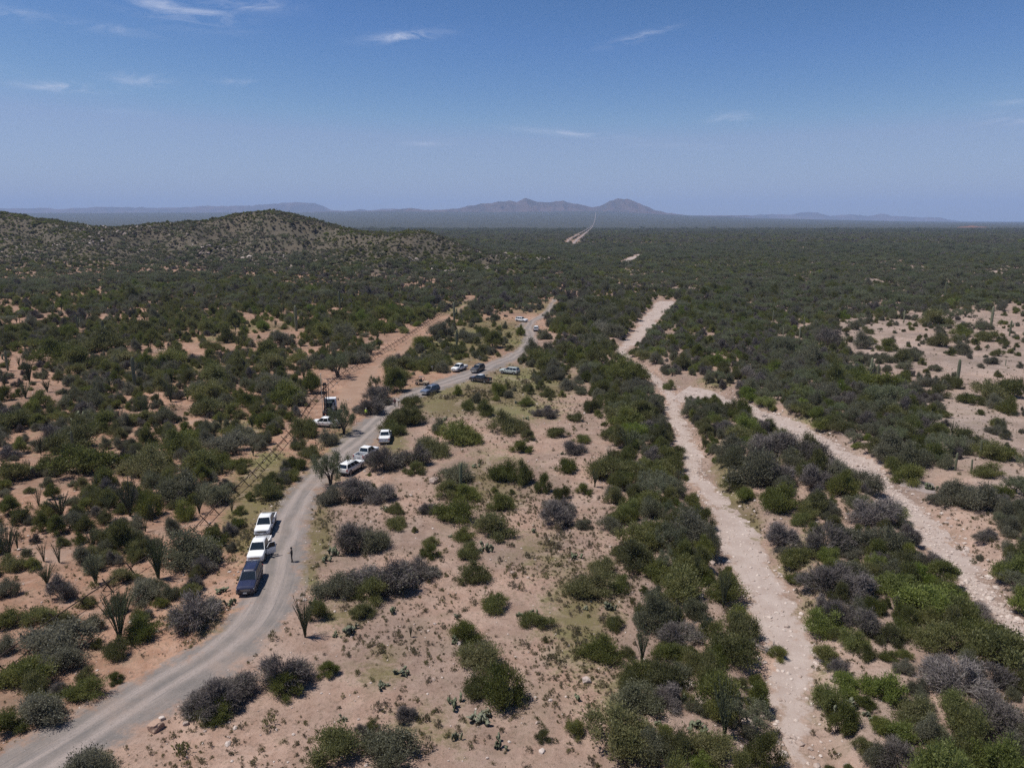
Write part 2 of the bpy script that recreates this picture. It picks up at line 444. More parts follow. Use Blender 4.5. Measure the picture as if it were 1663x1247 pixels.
# ------------------------------------------------------------------ mesh helpers
def np_mesh(name, verts, quads=None, tris=None):
    me = bpy.data.meshes.new(name)
    verts = np.asarray(verts, np.float32)
    me.vertices.add(len(verts)); me.vertices.foreach_set('co', verts.ravel())
    loops = []; starts = []; tot = 0
    nq = 0 if quads is None else len(quads); nt = 0 if tris is None else len(tris)
    parts = []; st = []
    if nq: parts.append(np.asarray(quads, np.int32).ravel()); st.append(np.arange(nq) * 4)
    if nt: parts.append(np.asarray(tris, np.int32).ravel()); st.append(nq * 4 + np.arange(nt) * 3)
    lp = np.concatenate(parts); ls = np.concatenate(st).astype(np.int32)
    me.loops.add(len(lp)); me.loops.foreach_set('vertex_index', lp)
    me.polygons.add(nq + nt); me.polygons.foreach_set('loop_start', ls)
    me.update(calc_edges=True); me.validate()
    return me

def link(name, me, parent=None, kind=None, loc=None):
    o = bpy.data.objects.new(name, me)
    COL.objects.link(o)
    if parent is not None: o.parent = parent
    if kind: o['kind'] = kind
    if loc is not None: o.location = loc
    return o

def tag(o, label, cat, group=None):
    o['label'] = label; o['category'] = cat
    if group: o['group'] = group
    return o

def smooth_shade(me, on=True):
    me.polygons.foreach_set('use_smooth', [on] * len(me.polygons))

# ------------------------------------------------------------------ soil attribute
ROADX = np.array([(340, 967), (360, 967), (400, 935), (430, 930), (490, 898), (550, 860), (600, 770), (650, 640), (700, 590), (800, 490), (900, 450), (1000, 420), (1100, 280), (1247, 60), (1500, -200)], float)
GRASS = [(425, 800, 55, 55, .9), (395, 860, 40, 45, .8), (440, 760, 40, 30, .9), (520, 870, 22, 60, .75), (505, 930, 18, 40, .55), (735, 570, 60, 26, 1.0), (700, 585, 40, 18, .9), (775, 645, 110, 26, .95),
         (860, 620, 80, 30, .9), (840, 665, 90, 26, .6), (790, 540, 70, 22, .95), (835, 556, 30, 14, .8), (1190, 800, 26, 60, .9), (1175, 755, 22, 40, .8), (1215, 850, 25, 40, .7), (300, 598, 130, 14, .6), (230, 625, 60, 10, .6),
         (940, 1010, 70, 110, .6), (880, 900, 60, 50, .45), (700, 1180, 90, 50, .4), (1000, 1130, 50, 60, .45), (620, 1080, 60, 40, .45), (800, 780, 80, 60, .5), (560, 1000, 40, 30, .5), (1340, 1130, 40, 40, .4), (1290, 900, 40, 40, .6), (120, 720, 80, 30, .35), (380, 700, 60, 30, .5), (740, 500, 50, 12, .8), (560, 720, 40, 40, .6), (880, 500, 60, 14, .5), (340, 1010, 60, 40, .35), (430, 940, 20, 50, .6), (1330, 680, 60, 20, .5), (1160, 620, 40, 12, .6),
         (1340, 980, 60, 40, .4), (520, 760, 30, 30, .6), (640, 720, 30, 30, .6), (720, 660, 50, 20, .8), (400, 530, 120, 12, .5), (360, 550, 60, 12, .5)]
PALE = [(1560, 690, 130, 55, 1.0), (1450, 570, 100, 35, .85), (1600, 590, 130, 30, .8), (1400, 530, 120, 25, .7), (1390, 1120, 90, 100, .55), (1640, 790, 60, 40, .9), (1413, 456, 36, 8, .8), (1356, 452, 14, 8, .5),
        (1240, 560, 60, 20, .3), (1230, 1180, 60, 80, .5), (1180, 960, 60, 60, .35), (1075, 870, 40, 60, .3), (480, 385, 60, 12, .5), (690, 392, 40, 8, .6), (820, 408, 60, 6, .7), (60, 385, 60, 12, .3), (340, 390, 60, 9, .4),
        (1530, 520, 140, 18, .6), (1260, 500, 60, 10, .5), (1600, 540, 80, 14, .6), (1130, 470, 60, 8, .4), (1300, 470, 120, 14, .3), (1495, 437, 28, 4, .9), (1620, 440, 34, 5, .9), (1300, 428, 34, 3, .8), (1545, 431, 24, 3, .8), (1440, 468, 60, 5, .8), (1180, 455, 34, 4, .7), (1010, 441, 26, 3, .7), (1100, 472, 30, 4, .8), (960, 417, 14, 3, .8), (1420, 410, 26, 2, .7), (1250, 405, 22, 2, .6), (1580, 480, 70, 6, .8), (1600, 415, 40, 2, .6), (455, 374, 34, 9, .8), (700, 385, 26, 7, .9), (300, 380, 30, 5, .6), (40, 372, 30, 8, .6)]
def soil_attr(x, y, z):
    px, py, dep = project(x, y, z)
    rx = np.interp(py, ROADX[:, 0], ROADX[:, 1])
    red = 0.22 + 0.78 * (1 - smooth(-30, 70, px - rx))
    red = np.where(px > 1100, red * (1 - 0.6 * smooth(1100, 1400, px)), red)
    near_edge = dep > 2
    g = np.zeros_like(px); p = np.zeros_like(px)
    for (a, b, ra, rb, s) in GRASS: g = np.maximum(g, s * np.exp(-((px - a) / ra) ** 2 - ((py - b) / rb) ** 2))
    for (a, b, ra, rb, s) in PALE: p = np.maximum(p, s * np.exp(-((px - a) / ra) ** 2 - ((py - b) / rb) ** 2))
    sc = smooth(1500, 3000, y)
    rz, ry = ridge_at(x); hl = smooth(1.5, 9, rz * np.where(y < ry, smooth(-235, 0, y - ry), 1 - smooth(0, 330, y - ry)))
    sc = np.maximum(sc, 0.80 * hl)
    red = red * (1 - 0.5 * smooth(350, 700, y)) * (1 - 0.8 * hl)
    return np.stack([np.clip(red, 0, 1), g, sc, p], 1)

def set_soil(me, xyz):
    at = me.attributes.new('soil', 'FLOAT_COLOR', 'POINT')
    at.data.foreach_set('color', soil_attr(xyz[:, 0], xyz[:, 1], xyz[:, 2]).astype(np.float32).ravel())

# ------------------------------------------------------------------ the ground: one sheet out to the horizon
def build_ground():
    r1 = [6.0]
    while r1[-1] < 300: r1.append(r1[-1] * 1.0085)
    while r1[-1] < 1300: r1.append(r1[-1] * 1.016)
    while r1[-1] < 42000: r1.append(r1[-1] * 1.05)
    rr = np.array(r1)
    fa = np.linspace(-46, 46, 369)
    ba = np.linspace(46, 314, 91)[1:-1]
    ang = np.radians(np.concatenate([fa, ba]))
    A, Rr = np.meshgrid(ang, rr)
    X = (Rr * np.sin(A)).ravel(); Y = (Rr * np.cos(A)).ravel()
    Z = ground(X, Y)
    na = len(ang); nr = len(rr)
    X = np.append(X, 0); Y = np.append(Y, 0); Z = np.append(Z, Z[:na].mean())
    i = np.arange(nr - 1)[:, None] * na; j = np.arange(na)[None]; jn = (j + 1) % na
    q = np.stack([i + j, i + jn, i + na + jn, i + na + j], -1).reshape(-1, 4)[:, ::-1]
    tr = np.stack([np.full(na, nr * na), (np.arange(na) + 1) % na, np.arange(na)], 1)[:, ::-1]
    V = np.stack([X, Y, Z], 1)
    me = np_mesh('ground', V, q, tr)
    set_soil(me, V); smooth_shade(me)
    me.materials.append(make_ground_mat())
    return link('ground', me, kind='structure')

def ribbon(name, path, mat, lift=0.03, cols=13, margin=0.9, far=0.0, wob=0.6, seed=0, extra=0.0):
    n = len(path.t)
    u = np.linspace(-1, 1, cols)
    hw = path.hw + margin + wob * (fbm(path.t / 6, np.zeros(n), seed, 4) - 0.5) * 2
    hw2 = path.hw + margin + wob * (fbm(path.t / 6, np.zeros(n), seed + 5, 4) - 0.5) * 2
    off = np.where(u[None] < 0, u[None] * hw[:, None], u[None] * hw2[:, None])
    X = path.C[:, 0:1] + path.N[:, 0:1] * off; Y = path.C[:, 1:2] + path.N[:, 1:2] * off
    lim = np.where(u[None] < 0, hw[:, None], hw2[:, None])
    edge = lim - np.abs(off)
    Z = ground(X.ravel(), Y.ravel()) + lift + far * np.hypot(X.ravel(), Y.ravel()) + extra
    Zs = Z.reshape(n, cols)
    Zs[:, 0] -= lift * 1.6; Zs[:, -1] -= lift * 1.6
    V = np.stack([X.ravel(), Y.ravel(), Zs.ravel()], 1)
    i = np.arange(n - 1)[:, None] * cols; j = np.arange(cols - 1)[None]
    q = np.stack([i + j, i + j + 1, i + cols + j + 1, i + cols + j], -1).reshape(-1, 4)
    me = np_mesh(name, V, q)
    # faces look up
    nz = np.zeros(len(me.polygons) * 3, np.float32); me.polygons.foreach_get('normal', nz)
    if nz[2::3].mean() < 0: me.flip_normals()
    set_soil(me, V); smooth_shade(me)
    ea = me.attributes.new('edge', 'FLOAT', 'POINT'); ea.data.foreach_set('value', edge.ravel().astype(np.float32))
    uvl = me.uv_layers.new(name='run')
    li = np.zeros(len(me.loops), np.int32); me.loops.foreach_get('vertex_index', li)
    uvv = np.stack([off.ravel(), np.repeat(path.t, cols)], 1)[li]
    uvl.data.foreach_set('uv', uvv.astype(np.float32).ravel())
    me.materials.append(mat)
    return link(name, me, kind='structure')

build_ground()
road_mat = ribbon_mat('road_gravel', 'road'); wash_mat = ribbon_mat('wash_sand', 'wash'); track_mat = ribbon_mat('track_dirt', 'track'); bar_mat = ribbon_mat('bar_gravel', 'bar')
ribbon('gravel_road', ROAD, road_mat, 0.05, seed=1)
ribbon('road_spur', SPUR, road_mat, 0.03, seed=4, cols=7)
ribbon('dirt_track', TRACK, track_mat, 0.035, margin=0.0, wob=0.9, seed=2)
ribbon('dry_wash', WASH_A, wash_mat, 0.05, margin=0.1, wob=1.7, seed=3)
ribbon('dry_wash', WASH_B, wash_mat, 0.025, margin=0.5, wob=1.7, seed=6)
ribbon('gravel_bar', BAR, bar_mat, 0.09, margin=0.2, wob=0.2, seed=8, cols=9)
ribbon('dry_wash', FARWASH, wash_mat, 0.3, margin=0.6, wob=2.5, seed=9, cols=7)

def straight(pts, w, step=12.0):
    x, y = hit([p[0] for p in pts], [p[1] for p in pts])
    c = np.stack([x, y], 1); T = np.gradient(c, axis=0); T /= np.hypot(*T.T)[:, None]
    N = np.stack([T[:, 1], -T[:, 0]], 1) * np.atleast_1d(w)[..., None] / 2
    return Path(np.concatenate([c - N, c + N], 1), step=step, world=True)
BORDER = straight([(927, 402), (934, 393), (948.6, 381), (958.7, 372.6), (963, 366.5), (965.5, 361), (966.8, 354), (967.3, 350), (967.6, 346)], np.array([4, 4.5, 4.5, 4, 4, 4.5, 5, 5, 5.]))
BORDER2 = straight([(920, 394), (928, 387), (937, 381.5), (949, 375), (961, 367)], 3.5)
ribbon('border_road', BORDER, bar_mat, 0.3, margin=0.4, wob=1.0, far=0.0004, seed=12, cols=5)
ribbon('border_track', BORDER2, bar_mat, 0.3, margin=0.2, wob=0.9, far=0.0004, seed=13, cols=5)

# ------------------------------------------------------------------ mountains
def mountain_mat(name, c1, c2):
    m, t, out = new_mat(name)
    wx = ground_coords(t)
    n = t.noise(wx, 0.0016, 7, 0.7, 0.6); n2 = t.noise(wx, 0.012, 5, 0.7)
    c = t.mix(t.ramp(n, 0.35, 0.65), c1, c2)
    c = t.mix(t.ramp(n2, 0.5, 0.7, 0, 0.5), c, (0.05, 0.05, 0.035))
    principled(t, out, c, 0.95, 0, 0.1)
    return m

def mountain(name, prof, D, depth, mat, label, zbase, seed, nu=420, nv=44):
    p = np.array(prof, float)
    px = np.linspace(p[0, 0], p[-1, 0], nu)
    top = np.interp(px, p[:, 0], p[:, 1])
    fine = (fbm(px / 11.0, px * 0 + seed, seed, 5) - 0.5) * 3.0
    ends = smooth(0, 12, np.minimum(px - px[0], px[-1] - px))
    zt = CAM_H + (HORIZON - (top + fine * ends * 0.8)) / F * D
    v = np.linspace(-1, 1, nv)
    X = np.zeros((nv, nu)); Y = np.zeros((nv, nu)); Z = np.zeros((nv, nu))
    for k in range(nv):
        Yk = D + v[k] * depth
        X[k] = (px - CX) / F * D; Y[k] = Yk
        a = 1 - abs(v[k])
        gul = np.abs(fbm(px / 16.0 + v[k] * 0.8, v[k] * 2.5 + px * 0, seed + 40, 4) - 0.5) * 2
        gul2 = fbm(px / 40.0, v[k] * 1.7 + px * 0, seed + 60, 3) - 0.5
        sh = a ** 1.15 * (1 - (gul * 1.15 + gul2 * 0.9) * min(1, 3.0 * abs(v[k])) * a ** 0.4)
        Z[k] = zbase - 30 + (np.maximum(zt, zbase) - zbase + 30) * np.clip(sh, 0, 1)
    V = np.stack([X.ravel(), Y.ravel(), Z.ravel()], 1)
    i = np.arange(nv - 1)[:, None] * nu; j = np.arange(nu - 1)[None]
    q = np.stack([i + j, i + j + 1, i + nu + j + 1, i + nu + j], -1).reshape(-1, 4)
    me = np_mesh(name, V, q); smooth_shade(me); me.materials.append(mat)
    o = link(name, me, kind='structure'); o['label'] = label
    return o

rock = mountain_mat('mountain_rock', (0.12, 0.078, 0.066), (0.055, 0.045, 0.036))
MAIN = [(480, 347), (506, 345.3), (554, 343.8), (612, 343.2), (640, 342.4), (660, 340), (672.5, 338.6), (685, 340), (698, 341.7), (718, 341.9), (735.6, 340.3), (743, 340), (761, 334.6), (773.5, 334), (786, 331), (799, 331.6), (811.5, 327), (821.5, 328), (831.6, 326.5),
        (840, 328), (852.6, 322), (862, 325), (870, 328.4), (882, 330), (898, 328.5), (913, 326.3), (928, 331.5), (945, 334), (958.7, 337), (971, 335), (984, 328), (996.6, 324), (1005, 323), (1012, 323), (1022, 327), (1039.5, 334), (1057, 341.7), (1075, 346), (1107.7, 350), (1143, 352), (1200, 354.5)]
mountain('mountain_range', MAIN, 13000, 1500, rock, 'brown twin peaked mountain range beyond the plain', 130, 3)
LEFTR = [(-700, 338), (-400, 336), (-200, 339), (-60, 337), (15, 338.5), (38, 340), (53, 338.6), (75, 339.5), (96, 338.2), (121, 340), (137.6, 338), (151.5, 339), (172, 336.6), (189, 337.4), (220, 336.4), (232, 338), (247, 336.4), (270, 338), (295, 337.2), (323, 337), (353.5, 334.8),
         (386, 336), (419, 333.8), (420, 335), (445, 332), (470.5, 330.6), (496, 329.6), (521, 331), (533.6, 335), (546, 341.5), (570, 343.5), (592, 340.5), (604, 342.5), (642, 338.5), (650, 340), (680, 343), (800, 346)]
mountain('mountain_range', LEFTR, 19000, 1600, rock, 'pale blue mountain range far behind the left hills', 150, 5)
RIGHTR = [(1130, 353), (1180, 351), (1243, 348), (1268, 348.9), (1285, 346.5), (1301, 344.4), (1314, 345.4), (1334, 351.4), (1349, 349.2), (1369, 349), (1394.5, 350.3), (1415, 347.5), (1440, 351.4), (1452.6, 351), (1478, 353.6), (1490.5, 352.3), (1511, 353.8), (1541, 359.5), (1600, 363)]
mountain('mountain_range', RIGHTR, 21000, 1400, rock, 'low pale mountain range on the far right horizon', -60, 8)
mesa_rock = mountain_mat('mesa_rock', (0.19, 0.10, 0.07), (0.12, 0.07, 0.05))
mountain('low_butte', [(1525, 371), (1538, 368.5), (1547, 365.4), (1558, 365), (1572, 365.2), (1580, 366.6), (1594, 369), (1612, 371)], 4300, 160, mesa_rock, 'low reddish butte standing on the far plain', -3, 15, nu=90, nv=20)

# ------------------------------------------------------------------ plant materials
def leaf_mat(name, cols, trans=0.5, rough=0.7):
    """leaf colour: per-leaf and per-clump tint stored on the mesh, small change from plant to plant"""
    m, t, out = new_mat(name)
    at = t.n('ShaderNodeAttribute', attribute_name='tint')
    oi = t.n('ShaderNodeObjectInfo')
    r = t.n('ShaderNodeValToRGB'); e = r.color_ramp.elements
    e[0].position = 0.0; e[0].color = (*cols[0], 1); e[1].position = 1.0; e[1].color = (*cols[-1], 1)
    for k, c in enumerate(cols[1:-1]):
        x = e.new((k + 1) / (len(cols) - 1)); x.color = (*c, 1)
    f = t.math('ADD', t.math('MULTIPLY', at.outputs['Fac'], 0.62), t.math('MULTIPLY', oi.outputs['Random'], 0.38))
    t.l(f, r.inputs[0])
    h = t.n('ShaderNodeHueSaturation')
    rr = t.math('FRACT', t.math('MULTIPLY', oi.outputs['Random'], 17.3))
    t.l(t.math('ADD', 0.485, t.math('MULTIPLY', rr, 0.03)), h.inputs['Hue'])
    r3 = t.math('FRACT', t.math('MULTIPLY', oi.outputs['Random'], 41.7))
    t.l(t.math('ADD', 0.78, t.math('MULTIPLY', r3, 0.40)), h.inputs['Value'])
    t.l(t.math('ADD', 0.82, t.math('MULTIPLY', rr, 0.28)), h.inputs['Saturation'])
    t.l(r.outputs[0], h.inputs['Color'])
    d = t.n('ShaderNodeBsdfDiffuse'); t.l(h.outputs[0], d.inputs[0])
    tr = t.n('ShaderNodeBsdfTranslucent'); t.l(h.outputs[0], tr.inputs[0])
    g = t.n('ShaderNodeBsdfGlossy'); g.inputs['Roughness'].default_value = 0.5; g.inputs[0].default_value = (0.5, 0.52, 0.5, 1)
    s = t.n('ShaderNodeMixShader'); s.inputs[0].default_value = trans; t.l(d.outputs[0], s.inputs[1]); t.l(tr.outputs[0], s.inputs[2])
    s2 = t.n('ShaderNodeMixShader'); s2.inputs[0].default_value = 0.03; t.l(s.outputs[0], s2.inputs[1]); t.l(g.outputs[0], s2.inputs[2])
    t.l(s2.outputs[0], out.inputs[0])
    return m

M_GREEN = leaf_mat('creosote_leaf', [(0.078, 0.084, 0.028), (0.135, 0.144, 0.046), (0.195, 0.194, 0.064), (0.26, 0.238, 0.095)])
M_BRIGHT = leaf_mat('palo_verde_leaf', [(0.13, 0.155, 0.04), (0.195, 0.225, 0.058), (0.27, 0.285, 0.085)])
M_GREY = leaf_mat('bare_twig', [(0.098, 0.082, 0.075), (0.15, 0.127, 0.117), (0.215, 0.186, 0.17)], 0.1)
M_DUSKY = leaf_mat('dusky_leaf', [(0.12, 0.118, 0.072), (0.178, 0.172, 0.11), (0.25, 0.236, 0.165)])
M_MESQ = leaf_mat('mesquite_leaf', [(0.115, 0.13, 0.066), (0.172, 0.185, 0.10), (0.24, 0.245, 0.15)])
M_OCO = leaf_mat('ocotillo_wand', [(0.081, 0.090, 0.048), (0.121, 0.132, 0.067), (0.172, 0.167, 0.103)], 0.1)
M_CACT = leaf_mat('saguaro_skin', [(0.115, 0.127, 0.071), (0.167, 0.172, 0.103), (0.241, 0.236, 0.155)], 0.0)
M_PEAR = leaf_mat('cactus_pad', [(0.103, 0.115, 0.069), (0.144, 0.155, 0.098), (0.207, 0.207, 0.138)], 0.0)
M_HERB = leaf_mat('herb_leaf', [(0.115, 0.115, 0.041), (0.182, 0.176, 0.068), (0.270, 0.230, 0.115)])
M_DRY = leaf_mat('dry_stalk', [(0.176, 0.135, 0.088), (0.257, 0.203, 0.135), (0.351, 0.284, 0.196)])
M_BARK = simple_mat('bark', (0.085, 0.068, 0.055), 0.9, var=0.3, scale=6)
M_DEAD = simple_mat('dead_wood', (0.19, 0.17, 0.155), 0.9, var=0.3, scale=6)

# ------------------------------------------------------------------ plant prototypes (unit radius, unit height)
def rand_unit(n, g):
    v = g.normal(size=(n, 3)); return v / np.linalg.norm(v, axis=1)[:, None]

def cards(p, a, b, la, lb):
    """diamond leaves: centres p, long axis a, short axis b"""
    n = len(p)
    la = np.broadcast_to(la, (n,))[:, None] / 2; lb = np.broadcast_to(lb, (n,))[:, None] / 2
    V = np.stack([p - a * la, p + b * lb, p + a * la, p - b * lb], 1).reshape(-1, 3)
    q = np.arange(4 * n).reshape(n, 4)
    return V, q

def set_tint(me, val):
    at = me.attributes.new('tint', 'FLOAT', 'POINT'); at.data.foreach_set('value', np.asarray(val, np.float32))

def tubes(segs, sides=4):
    """tapered tubes from lists of (points, radii)"""
    V = []; Q = []; off = 0
    for pts, rad in segs:
        pts = np.asarray(pts, float); n = len(pts)
        T = np.gradient(pts, axis=0); T /= np.maximum(np.linalg.norm(T, axis=1)[:, None], 1e-9)
        ref = np.where(np.abs(T[:, 2:3]) > 0.9, np.array([[1., 0, 0]]), np.array([[0, 0, 1.]]))
        A = np.cross(T, ref); A /= np.maximum(np.linalg.norm(A, axis=1)[:, None], 1e-9); B = np.cross(T, A)
        th = np.arange(sides) / sides * 2 * math.pi
        ring = pts[:, None] + (A[:, None] * np.cos(th)[None, :, None] + B[:, None] * np.sin(th)[None, :, None]) * np.asarray(rad)[:, None, None]
        V.append(ring.reshape(-1, 3))
        i = np.arange(n - 1)[:, None] * sides; j = np.arange(sides)[None]; jn = (j + 1) % sides
        Q.append(np.stack([i + j, i + jn, i + sides + jn, i + sides + j], -1).reshape(-1, 4) + off)
        off += n * sides
    return np.concatenate(V), np.concatenate(Q)

def crown_pts(g, n, clumps, flat=0.0):
    """leaf places spread through lumpy clumps; returns points, outward directions, clump index"""
    ci = g.choice(len(clumps), n, p=clumps[:, 3] ** 2.2 / (clumps[:, 3] ** 2.2).sum())
    d = rand_unit(n, g)
    rad = clumps[ci, 3] * np.minimum(np.abs(g.normal(0.72, 0.36, n)), 1.5)
    p = clumps[ci, :3] + d * rad[:, None] * np.array([1, 1, 0.85])
    return p, d, ci

def shrub_clumps(g, k, low=0.12, spread=0.74):
    c = []
    lob = g.uniform(0, 6.28, 4); la = g.uniform(0.55, 1.1, 4)
    for i in range(k):
        th = g.uniform(0, 6.283); m = 0.82 + 0.18 * math.cos(2 * th + lob[0]) + 0.12 * math.cos(3 * th + lob[1])
        r = spread * m * g.uniform(0.05, 1.0) ** 0.6
        top = (1 - (r / 0.95) ** 2) * (0.72 + 0.22 * math.cos(th + lob[2]))
        z = g.uniform(low, max(low + 0.05, top))
        if g.uniform() < 0.16: r *= 1.18; z *= 1.12
        c.append((r * math.cos(th), r * math.sin(th), z, g.uniform(0.12, 0.33)))
    return np.array(c)

def make_shrub(seed, n=4200, leaf=(0.105, 0.042), up=0.7, k=26, mat=None, low=0.14, stem_mat=None):
    g = np.random.default_rng(seed)
    c = shrub_clumps(g, k, low)
    p, d, ci = crown_pts(g, n, c)
    ok = p[:, 2] > 0.02; p, d, ci = p[ok], d[ok], ci[ok]; n = len(p)
    a = d * 0.6 + rand_unit(n, g) * 0.7 + np.array([0, 0, up]); a /= np.linalg.norm(a, axis=1)[:, None]
    b = np.cross(a, rand_unit(n, g)); b /= np.linalg.norm(b, axis=1)[:, None]
    L = leaf[0] * g.uniform(0.6, 1.5, n); W = leaf[1] * g.uniform(0.7, 1.4, n)
    m = n // 14
    a[:m] = d[:m] * 0.7 + np.array([0, 0, 0.55]) + rand_unit(m, g) * 0.25; a[:m] /= np.linalg.norm(a[:m], axis=1)[:, None]
    L[:m] = g.uniform(0.16, 0.30, m); W[:m] = leaf[1] * 0.55
    V, q = cards(p, a, b, L, W)
    ct = g.uniform(0, 1, len(c))
    tint = np.clip(0.6 * ct[ci] + 0.4 * g.uniform(0, 1, n), 0, 1)
    me = np_mesh('crown', V, q); set_tint(me, np.repeat(tint, 4)); me.materials.append(mat)
    segs = []
    for x in c[g.permutation(len(c))[:12]]:
        b0 = g.normal(size=2) * 0.06
        mid = np.array([x[0] * 0.45 + b0[0], x[1] * 0.45 + b0[1], x[2] * 0.55])
        segs.append(([(b0[0], b0[1], -0.05), mid, x[:3] * g.uniform(0.9, 1.28)], (0.026, 0.018, 0.006)))
    Vs, qs = tubes(segs, 3)
    st = np_mesh('stems', Vs, qs); st.materials.append(stem_mat or M_BARK)
    return me, st

def make_grey(seed, n=9500, green=0.25):
    """a leafless thicket: fans of fine twigs, with a little dusky green low down"""
    g = np.random.default_rng(seed)
    c = shrub_clumps(g, 24, 0.12)
    p, d, ci = crown_pts(g, n, c)
    ok = p[:, 2] > 0.02; p, d, ci = p[ok], d[ok], ci[ok]; n = len(p)
    out = p * np.array([1, 1, 0.7]) + np.array([0, 0, 0.25]); out /= np.linalg.norm(out, axis=1)[:, None]
    a = out * 0.9 + rand_unit(n, g) * 0.75; a /= np.linalg.norm(a, axis=1)[:, None]
    b = np.cross(a, rand_unit(n, g)); b /= np.linalg.norm(b, axis=1)[:, None]
    gr = (g.uniform(0, 1, n) < green * np.clip(1.6 - 1.8 * p[:, 2], 0.2, 1.6))
    L = np.where(gr, 0.055, 0.17) * g.uniform(0.6, 1.4, n); W = np.where(gr, 0.025, 0.012) * g.uniform(0.7, 1.4, n)
    V, q = cards(p, a, b, L, W)
    ct = g.uniform(0, 1, len(c)); tint = np.clip(0.55 * ct[ci] + 0.45 * g.uniform(0, 1, n), 0, 1)
    me = np_mesh('crown', V, q); set_tint(me, np.repeat(tint, 4)); me.materials.append(M_GREY); me.materials.append(M_DUSKY)
    me.polygons.foreach_set('material_index', gr.astype(np.int32))
    segs = []
    for x in c[:14]:
        b0 = g.normal(size=2) * 0.08
        segs.append(([(b0[0], b0[1], -0.05), (x[0] * 0.5 + b0[0], x[1] * 0.5 + b0[1], x[2] * 0.5), tuple(x[:3])], (0.03, 0.02, 0.006)))
    Vs, qs = tubes(segs, 3); st = np_mesh('stems', Vs, qs); st.materials.append(M_DEAD)
    return me, st

def make_mesquite(seed, n=7000):
    """a small tree with a forked, leaning trunk and a loose, flat crown"""
    g = np.random.default_rng(seed)
    segs = []; c = []
    nb = g.integers(4, 6)
    for i in range(nb):
        th = i / nb * 6.283 + g.uniform(-0.5, 0.5); rr = g.uniform(0.4, 0.7); zz = g.uniform(0.55, 0.8)
        fork = np.array([0.12 * math.cos(th), 0.12 * math.sin(th), g.uniform(0.2, 0.32)])
        tip = np.array([rr * math.cos(th), rr * math.sin(th), zz])
        segs.append(([(0.03 * math.cos(th), 0.03 * math.sin(th), -0.05), fork, (fork + tip) / 2 + g.normal(size=3) * 0.05, tip], (0.06, 0.045, 0.028, 0.01)))
        for j in range(5):
            o = tip + g.normal(size=3) * np.array([0.28, 0.28, 0.12])
            segs.append(([tuple((fork + tip) / 2), tuple(o)], (0.018, 0.004)))
            c.append((*o, g.uniform(0.13, 0.27)))
    c = np.array(c); c[:, 2] = np.clip(c[:, 2], 0.4, 0.9)
    p, d, ci = crown_pts(g, n, c); n = len(p)
    a = d * 0.5 + rand_unit(n, g) + np.array([0, 0, -0.1]); a /= np.linalg.norm(a, axis=1)[:, None]
    b = np.cross(a, rand_unit(n, g)); b /= np.linalg.norm(b, axis=1)[:, None]
    V, q = cards(p, a, b, 0.06 * g.uniform(0.6, 1.4, n), 0.025 * g.uniform(0.7, 1.4, n))
    ct = g.uniform(0, 1, len(c)); tint = np.clip(0.55 * ct[ci] + 0.45 * g.uniform(0, 1, n), 0, 1)
    me = np_mesh('crown', V, q); set_tint(me, np.repeat(tint, 4)); me.materials.append(M_MESQ)
    Vs, qs = tubes(segs, 5); st = np_mesh('trunk', Vs, qs); st.materials.append(M_BARK); smooth_shade(st)
    return me, st

def make_ocotillo(seed, wands=22, splay=0.85):
    g = np.random.default_rng(seed)
    segs = []; P = []; A = []
    for i in range(wands):
        th = g.uniform(0, 6.283); s = splay * g.uniform(0.1, 1.0) ** 0.7; h = g.uniform(0.62, 1.0)
        t = np.linspace(0, 1, 5)
        r = s * (0.25 * t + 0.75 * t ** 1.7)
        bend = g.uniform(-0.08, 0.08, 2)
        x = r * math.cos(th) + bend[0] * t ** 2; y = r * math.sin(th) + bend[1] * t ** 2; z = h * (t ** 0.92) - 0.02
        pts = np.stack([x + 0.04 * math.cos(th), y + 0.04 * math.sin(th), z], 1)
        segs.append((pts, np.array([0.015, 0.014, 0.012, 0.010, 0.005]) * g.uniform(0.8, 1.2)))
        m = 42
        tt = g.uniform(0.12, 1, m)
        P.append(np.stack([np.interp(tt, t, pts[:, k]) for k in range(3)], 1) + g.normal(size=(m, 3)) * 0.012)
        dirv = pts[-1] - pts[1]; A.append(np.repeat((dirv / np.linalg.norm(dirv))[None], m, 0))
    V1, q1 = tubes(segs, 4)
    P = np.concatenate(P); A = np.concatenate(A); n = len(P)
    a = A * 0.6 + rand_unit(n, g) * 0.9; a /= np.linalg.norm(a, axis=1)[:, None]
    b = np.cross(a, rand_unit(n, g)); b /= np.linalg.norm(b, axis=1)[:, None]
    V2, q2 = cards(P, a, b, 0.05 * g.uniform(0.7, 1.4, n), 0.027)
    me = np_mesh('wands', np.concatenate([V1, V2]), np.concatenate([q1, q2 + len(V1)]))
    tint = np.concatenate([np.full(len(V1), 0.35), np.repeat(g.uniform(0.2, 1, n), 4)])
    set_tint(me, tint); me.materials.append(M_OCO)
    Vb, qb = tubes([([(0, 0, -0.06), (0, 0, 0.03), (0.01, 0, 0.07)], (0.075, 0.07, 0.045))], 7)
    st = np_mesh('base', Vb, qb); st.materials.append(M_BARK)
    return me, st

